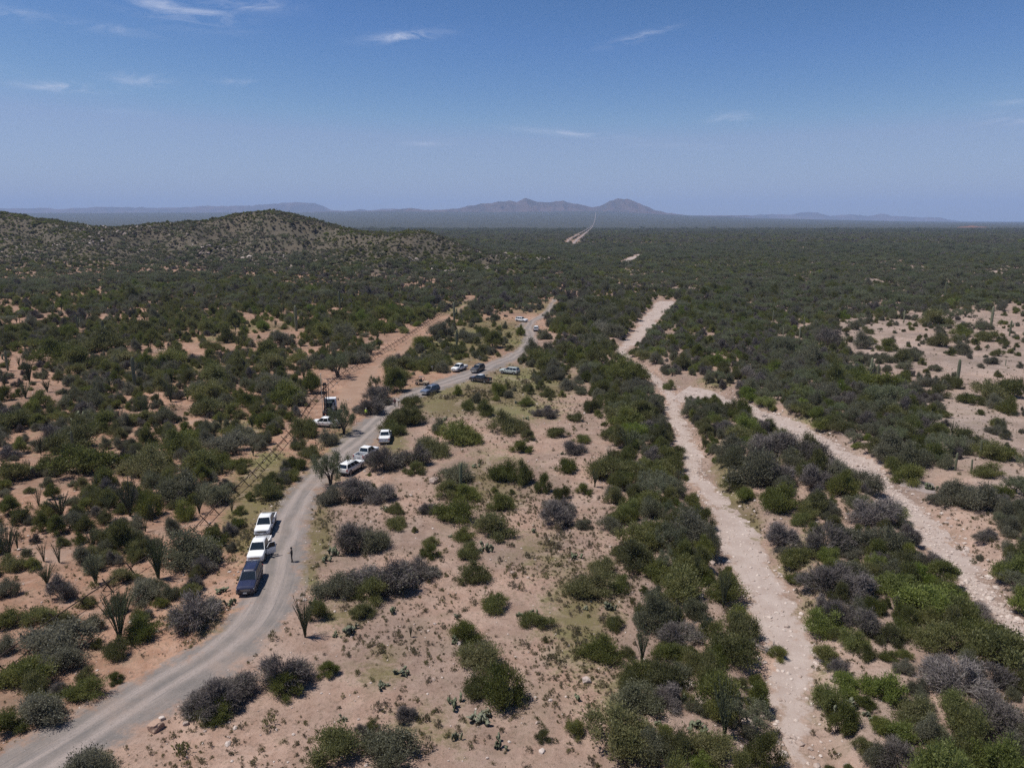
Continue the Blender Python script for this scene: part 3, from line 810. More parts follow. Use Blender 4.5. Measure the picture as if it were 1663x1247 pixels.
def ribbed(pts, rad, ribs=9):
    pts = np.asarray(pts, float); n = len(pts); S = ribs * 2
    T = np.gradient(pts, axis=0); T /= np.linalg.norm(T, axis=1)[:, None]
    ref = np.where(np.abs(T[:, 2:3]) > 0.8, np.array([[1., 0, 0]]), np.array([[0, 0, 1.]]))
    A = np.cross(T, ref); A /= np.linalg.norm(A, axis=1)[:, None]; B = np.cross(T, A)
    th = np.arange(S) / S * 2 * math.pi; rr = np.where(np.arange(S) % 2 == 0, 1.0, 0.78)
    ring = pts[:, None] + (A[:, None] * (np.cos(th) * rr)[None, :, None] + B[:, None] * (np.sin(th) * rr)[None, :, None]) * np.asarray(rad)[:, None, None]
    V = ring.reshape(-1, 3)
    i = np.arange(n - 1)[:, None] * S; j = np.arange(S)[None]; jn = (j + 1) % S
    q = np.stack([i + j, i + jn, i + S + jn, i + S + j], -1).reshape(-1, 4)
    return V, q

def make_saguaro(seed, arms):
    """unit height; trunk mesh and a list of arm meshes"""
    g = np.random.default_rng(seed)
    z = np.array([-0.04, 0.0, 0.15, 0.35, 0.6, 0.8, 0.92, 0.975, 1.0]); r = np.array([0.036, 0.037, 0.041, 0.045, 0.046, 0.043, 0.038, 0.026, 0.004])
    lean = g.normal(size=2) * 0.02
    pts = np.stack([lean[0] * z ** 2, lean[1] * z ** 2, z], 1)
    V, q = ribbed(pts, r)
    tr = np_mesh('trunk', V, q); set_tint(tr, np.clip(0.55 - 0.5 * (V[:, 2] < 0.12) + g.normal(size=len(V)) * 0.08, 0, 1)); tr.materials.append(M_CACT); smooth_shade(tr, False)
    am = []
    for k in range(arms):
        th = g.uniform(0, 6.283); h0 = g.uniform(0.35, 0.58); h1 = h0 + g.uniform(0.12, 0.34); o = g.uniform(0.10, 0.14)
        c = np.array([math.cos(th), math.sin(th)])
        prof = [(0.03, h0), (o * 0.7, h0 - 0.015), (o, h0 + 0.03), (o * 1.03, (h0 + h1) / 2), (o, h1 - 0.03), (o, h1)]
        P = [(c[0] * a, c[1] * a, b) for a, b in prof]
        Va, qa = ribbed(P, [0.022, 0.026, 0.029, 0.030, 0.026, 0.004], 7)
        me = np_mesh('arm', Va, qa); set_tint(me, np.clip(0.6 + g.normal(size=len(Va)) * 0.08, 0, 1)); me.materials.append(M_CACT); am.append(me)
    return tr, am

def make_pear(seed, pads=34):
    g = np.random.default_rng(seed)
    V = []; Q = []; T = []; off = 0
    base = [np.array([g.normal() * 0.35, g.normal() * 0.35, 0.12]) for _ in range(7)]
    pos = list(base)
    for i in range(pads):
        b = pos[g.integers(len(pos))] if i >= 7 else base[i]
        up = np.array([g.normal() * 0.7, g.normal() * 0.7, 1.0]); up /= np.linalg.norm(up)
        s = g.uniform(0.13, 0.2)
        ctr = b + up * s * (0.9 if i >= 7 else 0.2)
        ctr[2] = max(ctr[2], 0.1)
        nrm = np.cross(up, rand_unit(1, g)[0]); nrm /= np.linalg.norm(nrm); sd = np.cross(nrm, up)
        th = np.arange(9) / 9 * 6.283
        ring = ctr + (up[None] * np.cos(th)[:, None] * 1.15 + sd[None] * np.sin(th)[:, None] * 0.85) * s
        v = np.concatenate([ring, [ctr + nrm * s * 0.22, ctr - nrm * s * 0.22]])
        V.append(v)
        for k in range(9):
            Q.append((off + k, off + (k + 1) % 9, off + 9)); Q.append((off + (k + 1) % 9, off + k, off + 10))
        T += [g.uniform(0.1, 1)] * 11
        off += 11
        pos.append(ctr)
    me = np_mesh('pads', np.concatenate(V), None, np.array(Q)); set_tint(me, T); me.materials.append(M_PEAR); smooth_shade(me)
    return me

def make_herb(seed, n=170, dry=0.3, up=1.0):
    g = np.random.default_rng(seed)
    c = shrub_clumps(g, 12, 0.05, 0.6); c[:, 3] *= 0.9
    p, d, ci = crown_pts(g, n, c); p[:, 2] = np.abs(p[:, 2])
    a = d * 0.4 + rand_unit(n, g) * 0.5 + np.array([0, 0, up]); a /= np.linalg.norm(a, axis=1)[:, None]
    b = np.cross(a, rand_unit(n, g)); b /= np.linalg.norm(b, axis=1)[:, None]
    V, q = cards(p, a, b, 0.24 * g.uniform(0.6, 1.5, n), 0.075 * g.uniform(0.6, 1.4, n))
    me = np_mesh('leaves', V, q); set_tint(me, np.repeat(g.uniform(0, 1, n), 4))
    me.materials.append(M_HERB); me.materials.append(M_DRY)
    me.polygons.foreach_set('material_index', (g.uniform(0, 1, n) < dry).astype(np.int32))
    return me

PROTO = {
    'G': [make_shrub(100 + s, 9000, (0.072, 0.025), mat=M_GREEN, k=(22, 30, 36, 18, 26, 40, 24, 32)[s]) for s in range(8)] ,
    'B': [make_shrub(200 + s, 10000, (0.07, 0.025), mat=M_BRIGHT, up=0.5, k=32) for s in range(4)],
    'D': [make_grey(300 + s, green=(0.12, 0.3, 0.2, 0.45, 0.15, 0.35)[s]) for s in range(6)],
    'K': [make_shrub(400 + s, 10000, (0.058, 0.026), mat=M_DUSKY, up=0.3, k=32) for s in range(5)],
    'M': [make_mesquite(500 + s) for s in range(6)],
    'O': [make_ocotillo(600 + s, (26, 34, 44, 50, 20, 60)[s], (0.5, 0.7, 0.65, 0.8, 0.6, 0.6)[s]) for s in range(6)],
    'S': [make_saguaro(700 + s, (0, 0, 2, 1, 3)[s]) for s in range(5)],
    'P': [(make_pear(800 + s), None) for s in range(5)],
    'T': [(make_herb(900 + s, dry=(0.2, 0.4, 0.6, 0.85)[s]), None) for s in range(4)],
}
KIND = {'G': ('green_shrub', 'shrub', 'dark green shrub'), 'B': ('bright_shrub', 'shrub', 'bright green shrub'), 'D': ('grey_shrub', 'shrub', 'grey leafless shrub'),
        'K': ('dusky_shrub', 'shrub', 'dusky grey-green shrub'), 'M': ('mesquite_tree', 'tree', 'open-crowned mesquite tree'), 'O': ('ocotillo', 'cactus', 'spindly ocotillo'),
        'S': ('saguaro', 'cactus', 'saguaro cactus'), 'P': ('prickly_pear', 'cactus', 'clump of prickly pear'), 'T': ('leafy_tuft', 'herb', 'low leafy tuft')}

# ------------------------------------------------------------------ vehicles
class MB:
    def __init__(self): self.v = []; self.f = []; self.m = []
    def add(self, vs, fs, mi=0):
        o = len(self.v); self.v += [tuple(x) for x in vs]; self.f += [tuple(i + o for i in f) for f in fs]; self.m += [mi] * len(fs); return self
    def box(self, c, s, mi=0, rot=None):
        x, y, z = (k / 2 for k in s)
        vs = [Vector(p) for p in ((-x, -y, -z), (x, -y, -z), (x, y, -z), (-x, y, -z), (-x, -y, z), (x, -y, z), (x, y, z), (-x, y, z))]
        if rot is not None: vs = [rot @ p for p in vs]
        return self.add([p + Vector(c) for p in vs], [(0, 3, 2, 1), (4, 5, 6, 7), (0, 1, 5, 4), (1, 2, 6, 5), (2, 3, 7, 6), (3, 0, 4, 7)], mi)
    def bar(self, a, b, w, h=None, mi=0):
        a = Vector(a); b = Vector(b); d = b - a
        return self.box((a + b) / 2, (d.length, w, h or w), mi, d.to_track_quat('X', 'Z').to_matrix())
    def cyl(self, a, b, r, n=12, r2=None, mi=0):
        a = Vector(a); b = Vector(b); q = (b - a).to_track_quat('Z', 'Y').to_matrix(); r2 = r if r2 is None else r2
        ra = [a + q @ Vector((r * math.cos(k / n * 6.2832), r * math.sin(k / n * 6.2832), 0)) for k in range(n)]
        rb = [b + q @ Vector((r2 * math.cos(k / n * 6.2832), r2 * math.sin(k / n * 6.2832), 0)) for k in range(n)]
        return self.add(ra + rb, [(k, (k + 1) % n, n + (k + 1) % n, n + k) for k in range(n)] + [tuple(range(n - 1, -1, -1)), tuple(range(n, 2 * n))], mi)
    def loft(self, rings, mi=0, caps=True):
        n = len(rings[0]); vs = [p for r in rings for p in r]; fs = []
        for k in range(len(rings) - 1):
            for j in range(n): fs.append((k * n + j, k * n + (j + 1) % n, (k + 1) * n + (j + 1) % n, (k + 1) * n + j))
        if caps: fs += [tuple(range(n - 1, -1, -1)), tuple((len(rings) - 1) * n + j for j in range(n))]
        return self.add(vs, fs, mi)
    def mesh(self, name, mats, bevel=0.0, smooth=False):
        me = bpy.data.meshes.new(name); me.from_pydata(self.v, [], self.f); me.validate()
        bm = bmesh.new(); bm.from_mesh(me); bmesh.ops.recalc_face_normals(bm, faces=bm.faces)
        if bevel: bmesh.ops.bevel(bm, geom=list(bm.edges), offset=bevel, segments=2, profile=0.6, affect='EDGES', clamp_overlap=True)
        bm.to_mesh(me); bm.free()
        for m in (mats if isinstance(mats, (list, tuple)) else [mats]): me.materials.append(m)
        if not bevel and any(self.m): me.polygons.foreach_set('material_index', self.m)
        if smooth: smooth_shade(me)
        return me
    def part(self, name, mats, parent, bevel=0.0, smooth=False):
        return link(name, self.mesh(name, mats, bevel, smooth), parent)

def paint(name, color, rough=0.35, coat=0.6, dust=0.25):
    """car paint under a film of road dust"""
    m, t, out = new_mat(name)
    tcn = t.n('ShaderNodeTexCoord'); nz = t.noise(tcn.outputs['Object'], 2.2, 5, 0.65)
    se = t.n('ShaderNodeSeparateXYZ'); t.l(tcn.outputs['Object'], se.inputs[0])
    lowd = t.ramp(se.outputs[2], 1.0, 0.3, 0.0, 0.45)
    f = t.math('ADD', t.ramp(nz, 0.35, 0.75, 0, dust), t.math('MULTIPLY', lowd, t.ramp(nz, 0.3, 0.6, 0.4, 1)), True)
    c = t.mix(f, color, (0.36, 0.27, 0.21))
    principled(t, out, c, t.math('ADD', rough, t.math('MULTIPLY', f, 0.4)), 0, 0.5, coat * 0.6)
    return m
P_WHITE = paint('white_paint', (0.78, 0.78, 0.77), 0.4, 0.5, 0.12)
P_NAVY = paint('navy_paint', (0.015, 0.019, 0.052), 0.38, 0.5, 0.03)
P_BLUE = paint('slate_blue_paint', (0.10, 0.13, 0.19), 0.3, 0.8, 0.2)
P_SILVER = paint('pale_green_silver_paint', (0.45, 0.49, 0.46), 0.32, 0.6, 0.15)
P_BLACK = paint('black_paint', (0.012, 0.013, 0.015), 0.3, 0.7, 0.12)
P_CHAR = paint('charcoal_paint', (0.035, 0.036, 0.038), 0.35, 0.6, 0.2)
P_GREYLT = paint('light_grey_paint', (0.50, 0.52, 0.54), 0.35, 0.6, 0.2)
P_TAN = paint('tan_paint', (0.36, 0.27, 0.18), 0.6, 0.1, 0.3)
GLASS = simple_mat('dark_glass', (0.012, 0.017, 0.022), 0.06, 0, 0.6, 0.0, 0.1)
RUBBER = simple_mat('tyre_rubber', (0.022, 0.021, 0.02), 0.85, var=0.3)
ALLOY = simple_mat('wheel_alloy', (0.42, 0.42, 0.43), 0.4, 0.7, var=0.1)
TRIM = simple_mat('black_trim', (0.03, 0.03, 0.03), 0.6, var=0.2)
CHROME = simple_mat('chrome', (0.62, 0.62, 0.62), 0.22, 0.9, var=0.05)
LAMP = simple_mat('lamp_lens', (0.62, 0.64, 0.66), 0.15, 0, 0.7, 0.3, 0.05)
TAIL = simple_mat('tail_lens', (0.36, 0.015, 0.012), 0.25, 0, 0.6, 0.2, 0.05)
PLATE = simple_mat('plate', (0.62, 0.62, 0.6), 0.5, var=0.05)
STEEL = simple_mat('dark_steel', (0.05, 0.045, 0.042), 0.6, 0.5, var=0.35)
RUST = simple_mat('rusty_rail', (0.045, 0.03, 0.024), 0.8, 0.3, var=0.4, scale=2)
HIVIS = simple_mat('hi_vis_cloth', (0.50, 0.66, 0.10), 0.8, var=0.1)

_wheel = {}
def wheel(parent, x, y, r=0.39, w=0.26, out=1):
    if (r, w) not in _wheel:
        t = MB(); n = 20; prof = [(r * 0.62, w / 2), (r * 0.93, w / 2), (r, w / 2 - 0.04), (r, -w / 2 + 0.04), (r * 0.93, -w / 2), (r * 0.62, -w / 2)]
        t.loft([[(pr * math.cos(k / n * 6.2832), py, pr * math.sin(k / n * 6.2832)) for k in range(n)] for pr, py in prof], caps=False)
        m = MB(); m.cyl((0, -w / 2 + 0.05, 0), (0, w / 2 - 0.03, 0), r * 0.62, n)
        for k in range(5):
            a = k / 5 * 6.2832; m.bar((0, w / 2 - 0.02, 0), (r * 0.55 * math.cos(a), w / 2 - 0.02, r * 0.55 * math.sin(a)), 0.05, 0.05)
        _wheel[(r, w)] = (t.mesh('tyre', RUBBER, smooth=True), m.mesh('rim', ALLOY))
    ty, ri = _wheel[(r, w)]
    o = link('wheel', bpy.data.meshes.new('hub') if False else ty, parent, loc=(x, y, r))
    if out < 0: o.rotation_euler = (0, 0, math.pi)
    link('rim', ri, o)
    return o

def ring(x, hw, zb, zt, crown=0.03):
    h = zt - zb
    half = [(hw * 0.90, zb), (hw * 0.985, zb + 0.10), (hw, zb + h * 0.55), (hw * 0.975, zb + h * 0.85), (hw * 0.90, zt), (hw * 0.5, zt + crown * 0.8)]
    return [(x, y, z) for y, z in half] + [(x, 0, zt + crown)] + [(x, -y, z) for y, z in reversed(half)]

def quad_panel(mb, a, b, c, d, inset, off):
    """a thin pane inset in the four-cornered face a b c d (seen from outside, anticlockwise)"""
    P = [Vector(p) for p in (a, b, c, d)]; ctr = sum(P, Vector()) / 4
    n = (P[1] - P[0]).cross(P[3] - P[0]).normalized()
    if n.dot(ctr - Vector((ctr.x * 0.4, 0, 1.0))) < 0: n = -n
    Q = [p + (ctr - p) * inset for p in P]
    mb.add([p + n * off for p in Q] + [p - n * 0.02 for p in Q], [(0, 1, 2, 3), (0, 4, 5, 1), (1, 5, 6, 2), (2, 6, 7, 3), (3, 7, 4, 0)])

def lerp(a, b, t): return tuple(a[k] + (b[k] - a[k]) * t for k in range(3))

def vehicle(name, label, cat, kind, pnt, front, rear, at=None, roof_mat=None, bed_floor=None, open_door=False, bed_cover=None, group='vehicles parked along the gravel road', scale=1.0, stripe=None):
    fx, fy = on_plane(front[0], front[1], 0.0); rx, ry = on_plane(rear[0], rear[1], 0.0)
    yaw = math.atan2(fy - ry, fx - rx)
    if at is None: cx_, cy_ = (fx + rx) / 2, (fy + ry) / 2
    else: cx_, cy_ = on_plane(at[0], at[1], 0.0)
    z = float(ground(cx_, cy_)[0])
    root = bpy.data.objects.new(name, None); root.empty_display_size = 0.5
    COL.objects.link(root); root.location = (cx_, cy_, z + 0.06); root.rotation_euler = (0, 0, yaw); root.scale = (scale,) * 3
    tag(root, label, cat, group)
    pick = kind == 'pickup'
    xr = -1.02 if pick else -2.42
    Hr = 1.80 if pick else 1.74
    body = MB()
    st = [ring(2.60, 0.74, 0.46, 0.90, 0.02), ring(2.52, 0.88, 0.38, 1.00), ring(2.25, 0.925, 0.36, 1.07), ring(1.35, 0.93, 0.36, 1.13), ring(xr + 0.25 if not pick else xr, 0.93, 0.36, 1.14)]
    if not pick: st += [ring(xr, 0.90, 0.42, 1.10)]
    body.loft(st); body.part('body', pnt, root, smooth=False, bevel=0.0)
    # cabin
    bx0, bx1, tx0, tx1 = (1.32, -1.00, 0.52, -0.80) if pick else (1.12, -2.36, 0.28, -2.10)
    hb, ht, zb, zt = 0.87, 0.70, 1.13, Hr
    A = [(bx0, -hb, zb), (bx0, hb, zb), (bx1, hb, zb), (bx1, -hb, zb)]; B = [(tx0, -ht, zt - 0.03), (tx0, ht, zt - 0.03), (tx1, ht, zt - 0.03), (tx1, -ht, zt - 0.03)]
    cab = MB(); cab.loft([[(x, y, z_ - 0.02) for x, y, z_ in A], B]); cab.part('cabin', pnt, root, 0.03)
    rf = MB(); mids = 4
    rf.loft([[(tx0 + 0.02 - (tx0 - tx1 + 0.04) * k / mids, ht * s * (0.97 if k in (0, mids) else 1), zt - 0.045 + (0.05 if abs(s) < 0.9 else 0.02) * (0.4 if k in (0, mids) else 1)) for s in (-1, -0.6, 0, 0.6, 1)] + [(tx0 + 0.02 - (tx0 - tx1 + 0.04) * k / mids, ht * s, zt - 0.06) for s in (1, -1)] for k in range(mids + 1)])
    rf.part('roof', roof_mat or pnt, root, smooth=True)
    w = MB(); quad_panel(w, A[0], A[1], B[1], B[0], 0.09, 0.012); w.part('windscreen', GLASS, root)
    w = MB(); quad_panel(w, A[3], A[2], B[2], B[3], 0.14, 0.012); w.part('rear_window', GLASS, root)
    cuts = (0.02, 0.50, 0.98) if pick else (0.02, 0.36, 0.66, 0.98)
    for s in (0, 1):
        b0, b1, t0, t1 = (A[1], A[2], B[1], B[2]) if s else (A[0], A[3], B[0], B[3])
        for k in range(len(cuts) - 1):
            w = MB(); quad_panel(w, lerp(b0, b1, cuts[k]), lerp(b0, b1, cuts[k + 1]), lerp(t0, t1, cuts[k + 1]), lerp(t0, t1, cuts[k]), 0.10, 0.012)
            w.part('side_window', GLASS, root)
    for s in (-1, 1):
        m = MB(); m.box((1.02, s * 1.0, 1.20), (0.14, 0.2, 0.16)); m.part('mirror', TRIM, root, 0.03)
        m = MB(); m.box((2.47, s * 0.70, 0.86), (0.16, 0.32, 0.15)); m.part('headlight', LAMP, root, 0.03)
        for k in range(2):
            m = MB(); m.box((0.15 - k * (0.95 if pick else 1.05), s * 0.932, 0.98), (0.2, 0.03, 0.04)); m.part('door_handle', TRIM, root)
        m = MB(); m.box((0.1 if pick else -0.2, s * 0.90, 0.36), (2.2 if pick else 2.7, 0.10, 0.08)); m.part('side_step', TRIM, root)
        for x in (1.62, -1.58):
            m = MB(); n = 14
            rg = [[(x + r_ * math.cos(math.pi * k / n), s * (0.934 if pick or x > 0 else 0.936), 0.38 + r_ * math.sin(math.pi * k / n)) for k in range(n + 1)] for r_ in (0.40, 0.47)]
            m.add(rg[0] + rg[1] + [(a, b - s * 0.05, c) for a, b, c in rg[0] + rg[1]], [(k, k + 1, n + 2 + k, n + 1 + k) for k in range(n)] + [(n + 1 + k, n + 2 + k, 3 * n + 4 + k, 3 * n + 3 + k) for k in range(n)])
            m.part('wheel_arch', TRIM, root)
            wheel(root, x, s * 0.82, out=s)
    m = MB(); m.box((2.56, 0, 0.78), (0.12, 1.02, 0.17)); gr = m.part('grille', TRIM, root, 0.02)
    m = MB()
    for k in (-1, 0, 1): m.box((2.625, 0, 0.78 + k * 0.055), (0.02, 0.98, 0.018))
    m.part('grille_bar', CHROME, gr)
    m = MB(); m.loft([[(x, y, z_) for x, z_ in ((2.50, 0.40), (2.66 - 0.10 * abs(y) ** 2, 0.40), (2.68 - 0.10 * abs(y) ** 2, 0.58), (2.50, 0.62))] for y in (-0.9, -0.5, 0, 0.5, 0.9)]); m.part('front_bumper', TRIM if pnt in (P_NAVY, P_BLACK) else P_GREYLT, root)
    m = MB(); m.box((2.69, 0, 0.50), (0.02, 0.36, 0.14)); m.part('number_plate', PLATE, root)
    xe = -2.68 if pick else xr
    m = MB(); m.box((xe - 0.03, 0, 0.50), (0.14, 1.7, 0.18)); m.part('rear_bumper', CHROME if pick else TRIM, root, 0.03)
    m = MB(); m.box((xe - (0.012 if pick else 0.02), 0, 0.80), (0.03, 0.4, 0.13)); m.part('number_plate', PLATE, root)
    for s in (-1, 1):
        m = MB(); m.box((xe + 0.0, s * 0.84, 0.94), (0.1, 0.15, 0.34)); m.part('tail_light', TAIL, root, 0.02)
    m = MB(); m.box((-0.1, 0, 0.36), (4.4, 1.3, 0.16)); m.part('chassis', STEEL, root)
    if pick:
        b = MB(); b.box((-1.85, 0, 0.62), (1.62, 1.70, 0.06)); b.part('bed_floor', bed_floor or pnt, root)
        for s in (-1, 1):
            b = MB()
            b.loft([[(x, s * y, z_) for y, z_ in ((0.80, 0.40), (0.915, 0.40), (0.93, 0.75), (0.915, 1.13), (0.82, 1.13), (0.80, 0.75))] for x in (-1.055, -2.66)])
            b.part('bed_side', pnt, root)
        b = MB(); b.box((-1.06, 0, 0.88), (0.06, 1.60, 0.46)); b.part('bed_front', pnt, root)
        b = MB(); b.box((-2.635, 0, 0.86), (0.07, 1.58, 0.52)); b.part('tailgate', pnt, root, 0.015)
        if bed_cover is not None:
            b = MB(); b.box((-1.85, 0, 1.10), (1.50, 1.56, 0.05)); b.part('bed_cover', bed_cover, root, 0.015)
    else:
        for s in (-1, 1):
            b = MB(); b.bar((0.3, s * 0.60, 1.86), (-1.9, s * 0.60, 1.86), 0.045); b.part('roof_rail', TRIM, root)
        b = MB(); b.box((xr - 0.012, 0, 0.82), (0.05, 1.44, 0.5)); b.part('tailgate', pnt, root, 0.02)
    if open_door:
        op = MB(); op.box((0.44, 0.93, 0.86), (1.04, 0.03, 0.70)); op.part('doorway_shade', TRIM, root)  # no hole here: a flat dark panel paints the shade inside the doorway
        d = MB(); d.box((-0.53, 0, 0.78), (1.06, 0.07, 0.72)); dr = d.part('door', pnt, root, 0.02)
        dr.location = (1.0, 0.97, 0); dr.rotation_euler = (0, 0, R(-62)); dr['label'] = 'open front door swung out over the road'
        f = MB(); f.bar((0.0, 0, 1.14), (-0.42, -0.08, 1.70), 0.05); f.bar((-0.42, -0.08, 1.70), (-1.0, -0.08, 1.70), 0.05); f.bar((-1.0, -0.08, 1.70), (-1.06, 0, 1.14), 0.05); f.part('window_frame', pnt, dr)
        g_ = MB(); g_.add([(-0.04, 0.0, 1.14), (-0.43, -0.08, 1.68), (-0.99, -0.08, 1.68), (-1.04, 0, 1.14), (-0.04, -0.02, 1.14), (-0.43, -0.10, 1.68), (-0.99, -0.10, 1.68), (-1.04, -0.02, 1.14)], [(0, 1, 2, 3), (7, 6, 5, 4)]); g_.part('window', GLASS, dr)
        g_ = MB(); g_.box((-0.16, 0.16, 1.20), (0.13, 0.22, 0.16)); g_.part('mirror', TRIM, dr, 0.03)
    if stripe is not None:
        for s in (-1, 1):
            b = MB(); b.box((0.2, s * 0.934, 0.80), (2.3, 0.012, 0.34)); b.part('door_panel', stripe, root)
    return root

VEH_RECTS = []
def V(rect, **kw):
    VEH_RECTS.append(rect); return vehicle(**kw)

V((380, 915, 440, 972), name='parked_suv', label='dark navy off-roader at the near end of the roadside line', cat='car', kind='suv', pnt=P_NAVY, front=(399, 965), rear=(417, 921), at=(407, 950))
V((400, 868, 448, 916), name='parked_pickup', label='white pickup with its front door open behind the navy off-roader', cat='pickup', kind='pickup', pnt=P_WHITE, front=(415, 911), rear=(433, 871), at=(422, 899), open_door=True)
V((412, 836, 456, 874), name='parked_pickup', label='white pickup with a dark covered bed, furthest back of the left verge line', cat='pickup', kind='pickup', pnt=P_WHITE, front=(426, 871), rear=(443, 833), at=(432, 859), bed_cover=TRIM)
V((612, 702, 638, 730), name='parked_pickup', label='white pickup seen from behind with red tail lamps, right verge', cat='pickup', kind='pickup', pnt=P_WHITE, front=(630, 702), rear=(624, 722), at=(626, 715), bed_cover=P_WHITE)
V((574, 724, 616, 752), name='parked_pickup', label='white pickup with an open dark bed beside the purple-grey thicket', cat='pickup', kind='pickup', pnt=P_WHITE, front=(612, 732), rear=(585, 748), at=(596, 742), bed_floor=TRIM)
V((545, 748, 586, 776), name='parked_suv', label='white off-roader half hidden behind the small roadside tree', cat='car', kind='suv', pnt=P_WHITE, front=(584, 758), rear=(559, 772), at=(571, 764))
V((684, 624, 714, 644), name='parked_suv', label='slate blue off-roader stopped in the middle of the road bend', cat='car', kind='suv', pnt=P_BLUE, front=(691, 641), rear=(710, 635), at=(699, 638))
V((730, 588, 760, 608), name='parked_pickup', label='white pickup facing the camera on the far verge by the shade tree', cat='pickup', kind='pickup', pnt=P_WHITE, front=(739, 604.5), rear=(756, 599), at=(746, 602))
V((764, 596, 786, 612), name='parked_suv', label='charcoal off-roader tucked behind the black pickup', cat='car', kind='suv', pnt=P_CHAR, front=(767, 608), rear=(784, 601), at=(776, 604))
V((760, 604, 800, 626), name='parked_pickup', label='black pickup with silver roof, side on at the road edge', cat='pickup', kind='pickup', pnt=P_BLACK, front=(763, 619), rear=(798, 623), at=(780, 620), roof_mat=P_GREYLT, bed_floor=TRIM)
V((810, 596, 846, 614), name='parked_suv', label='silver-green off-roader parked in the grass right of the road', cat='car', kind='suv', pnt=P_SILVER, front=(813, 606.5), rear=(844, 610), at=(828, 608))
V((836, 512, 858, 526), name='parked_suv', label='white off-roader on the far spur left of the road', cat='car', kind='suv', pnt=P_WHITE, front=(856, 523), rear=(838, 521), at=(847, 522.5))
V((864, 526, 878, 542), name='parked_suv', label='white off-roader end on at the far road bend against the bushes', cat='car', kind='suv', pnt=P_WHITE, front=(873, 534), rear=(871, 540), at=(871, 537))
V((514, 672, 548, 694), name='parked_pickup', label='white pickup partly hidden by bushes in front of the drill rig', cat='pickup', kind='pickup', pnt=P_WHITE, front=(513, 691), rear=(545, 693), at=(529, 692), bed_floor=TRIM)

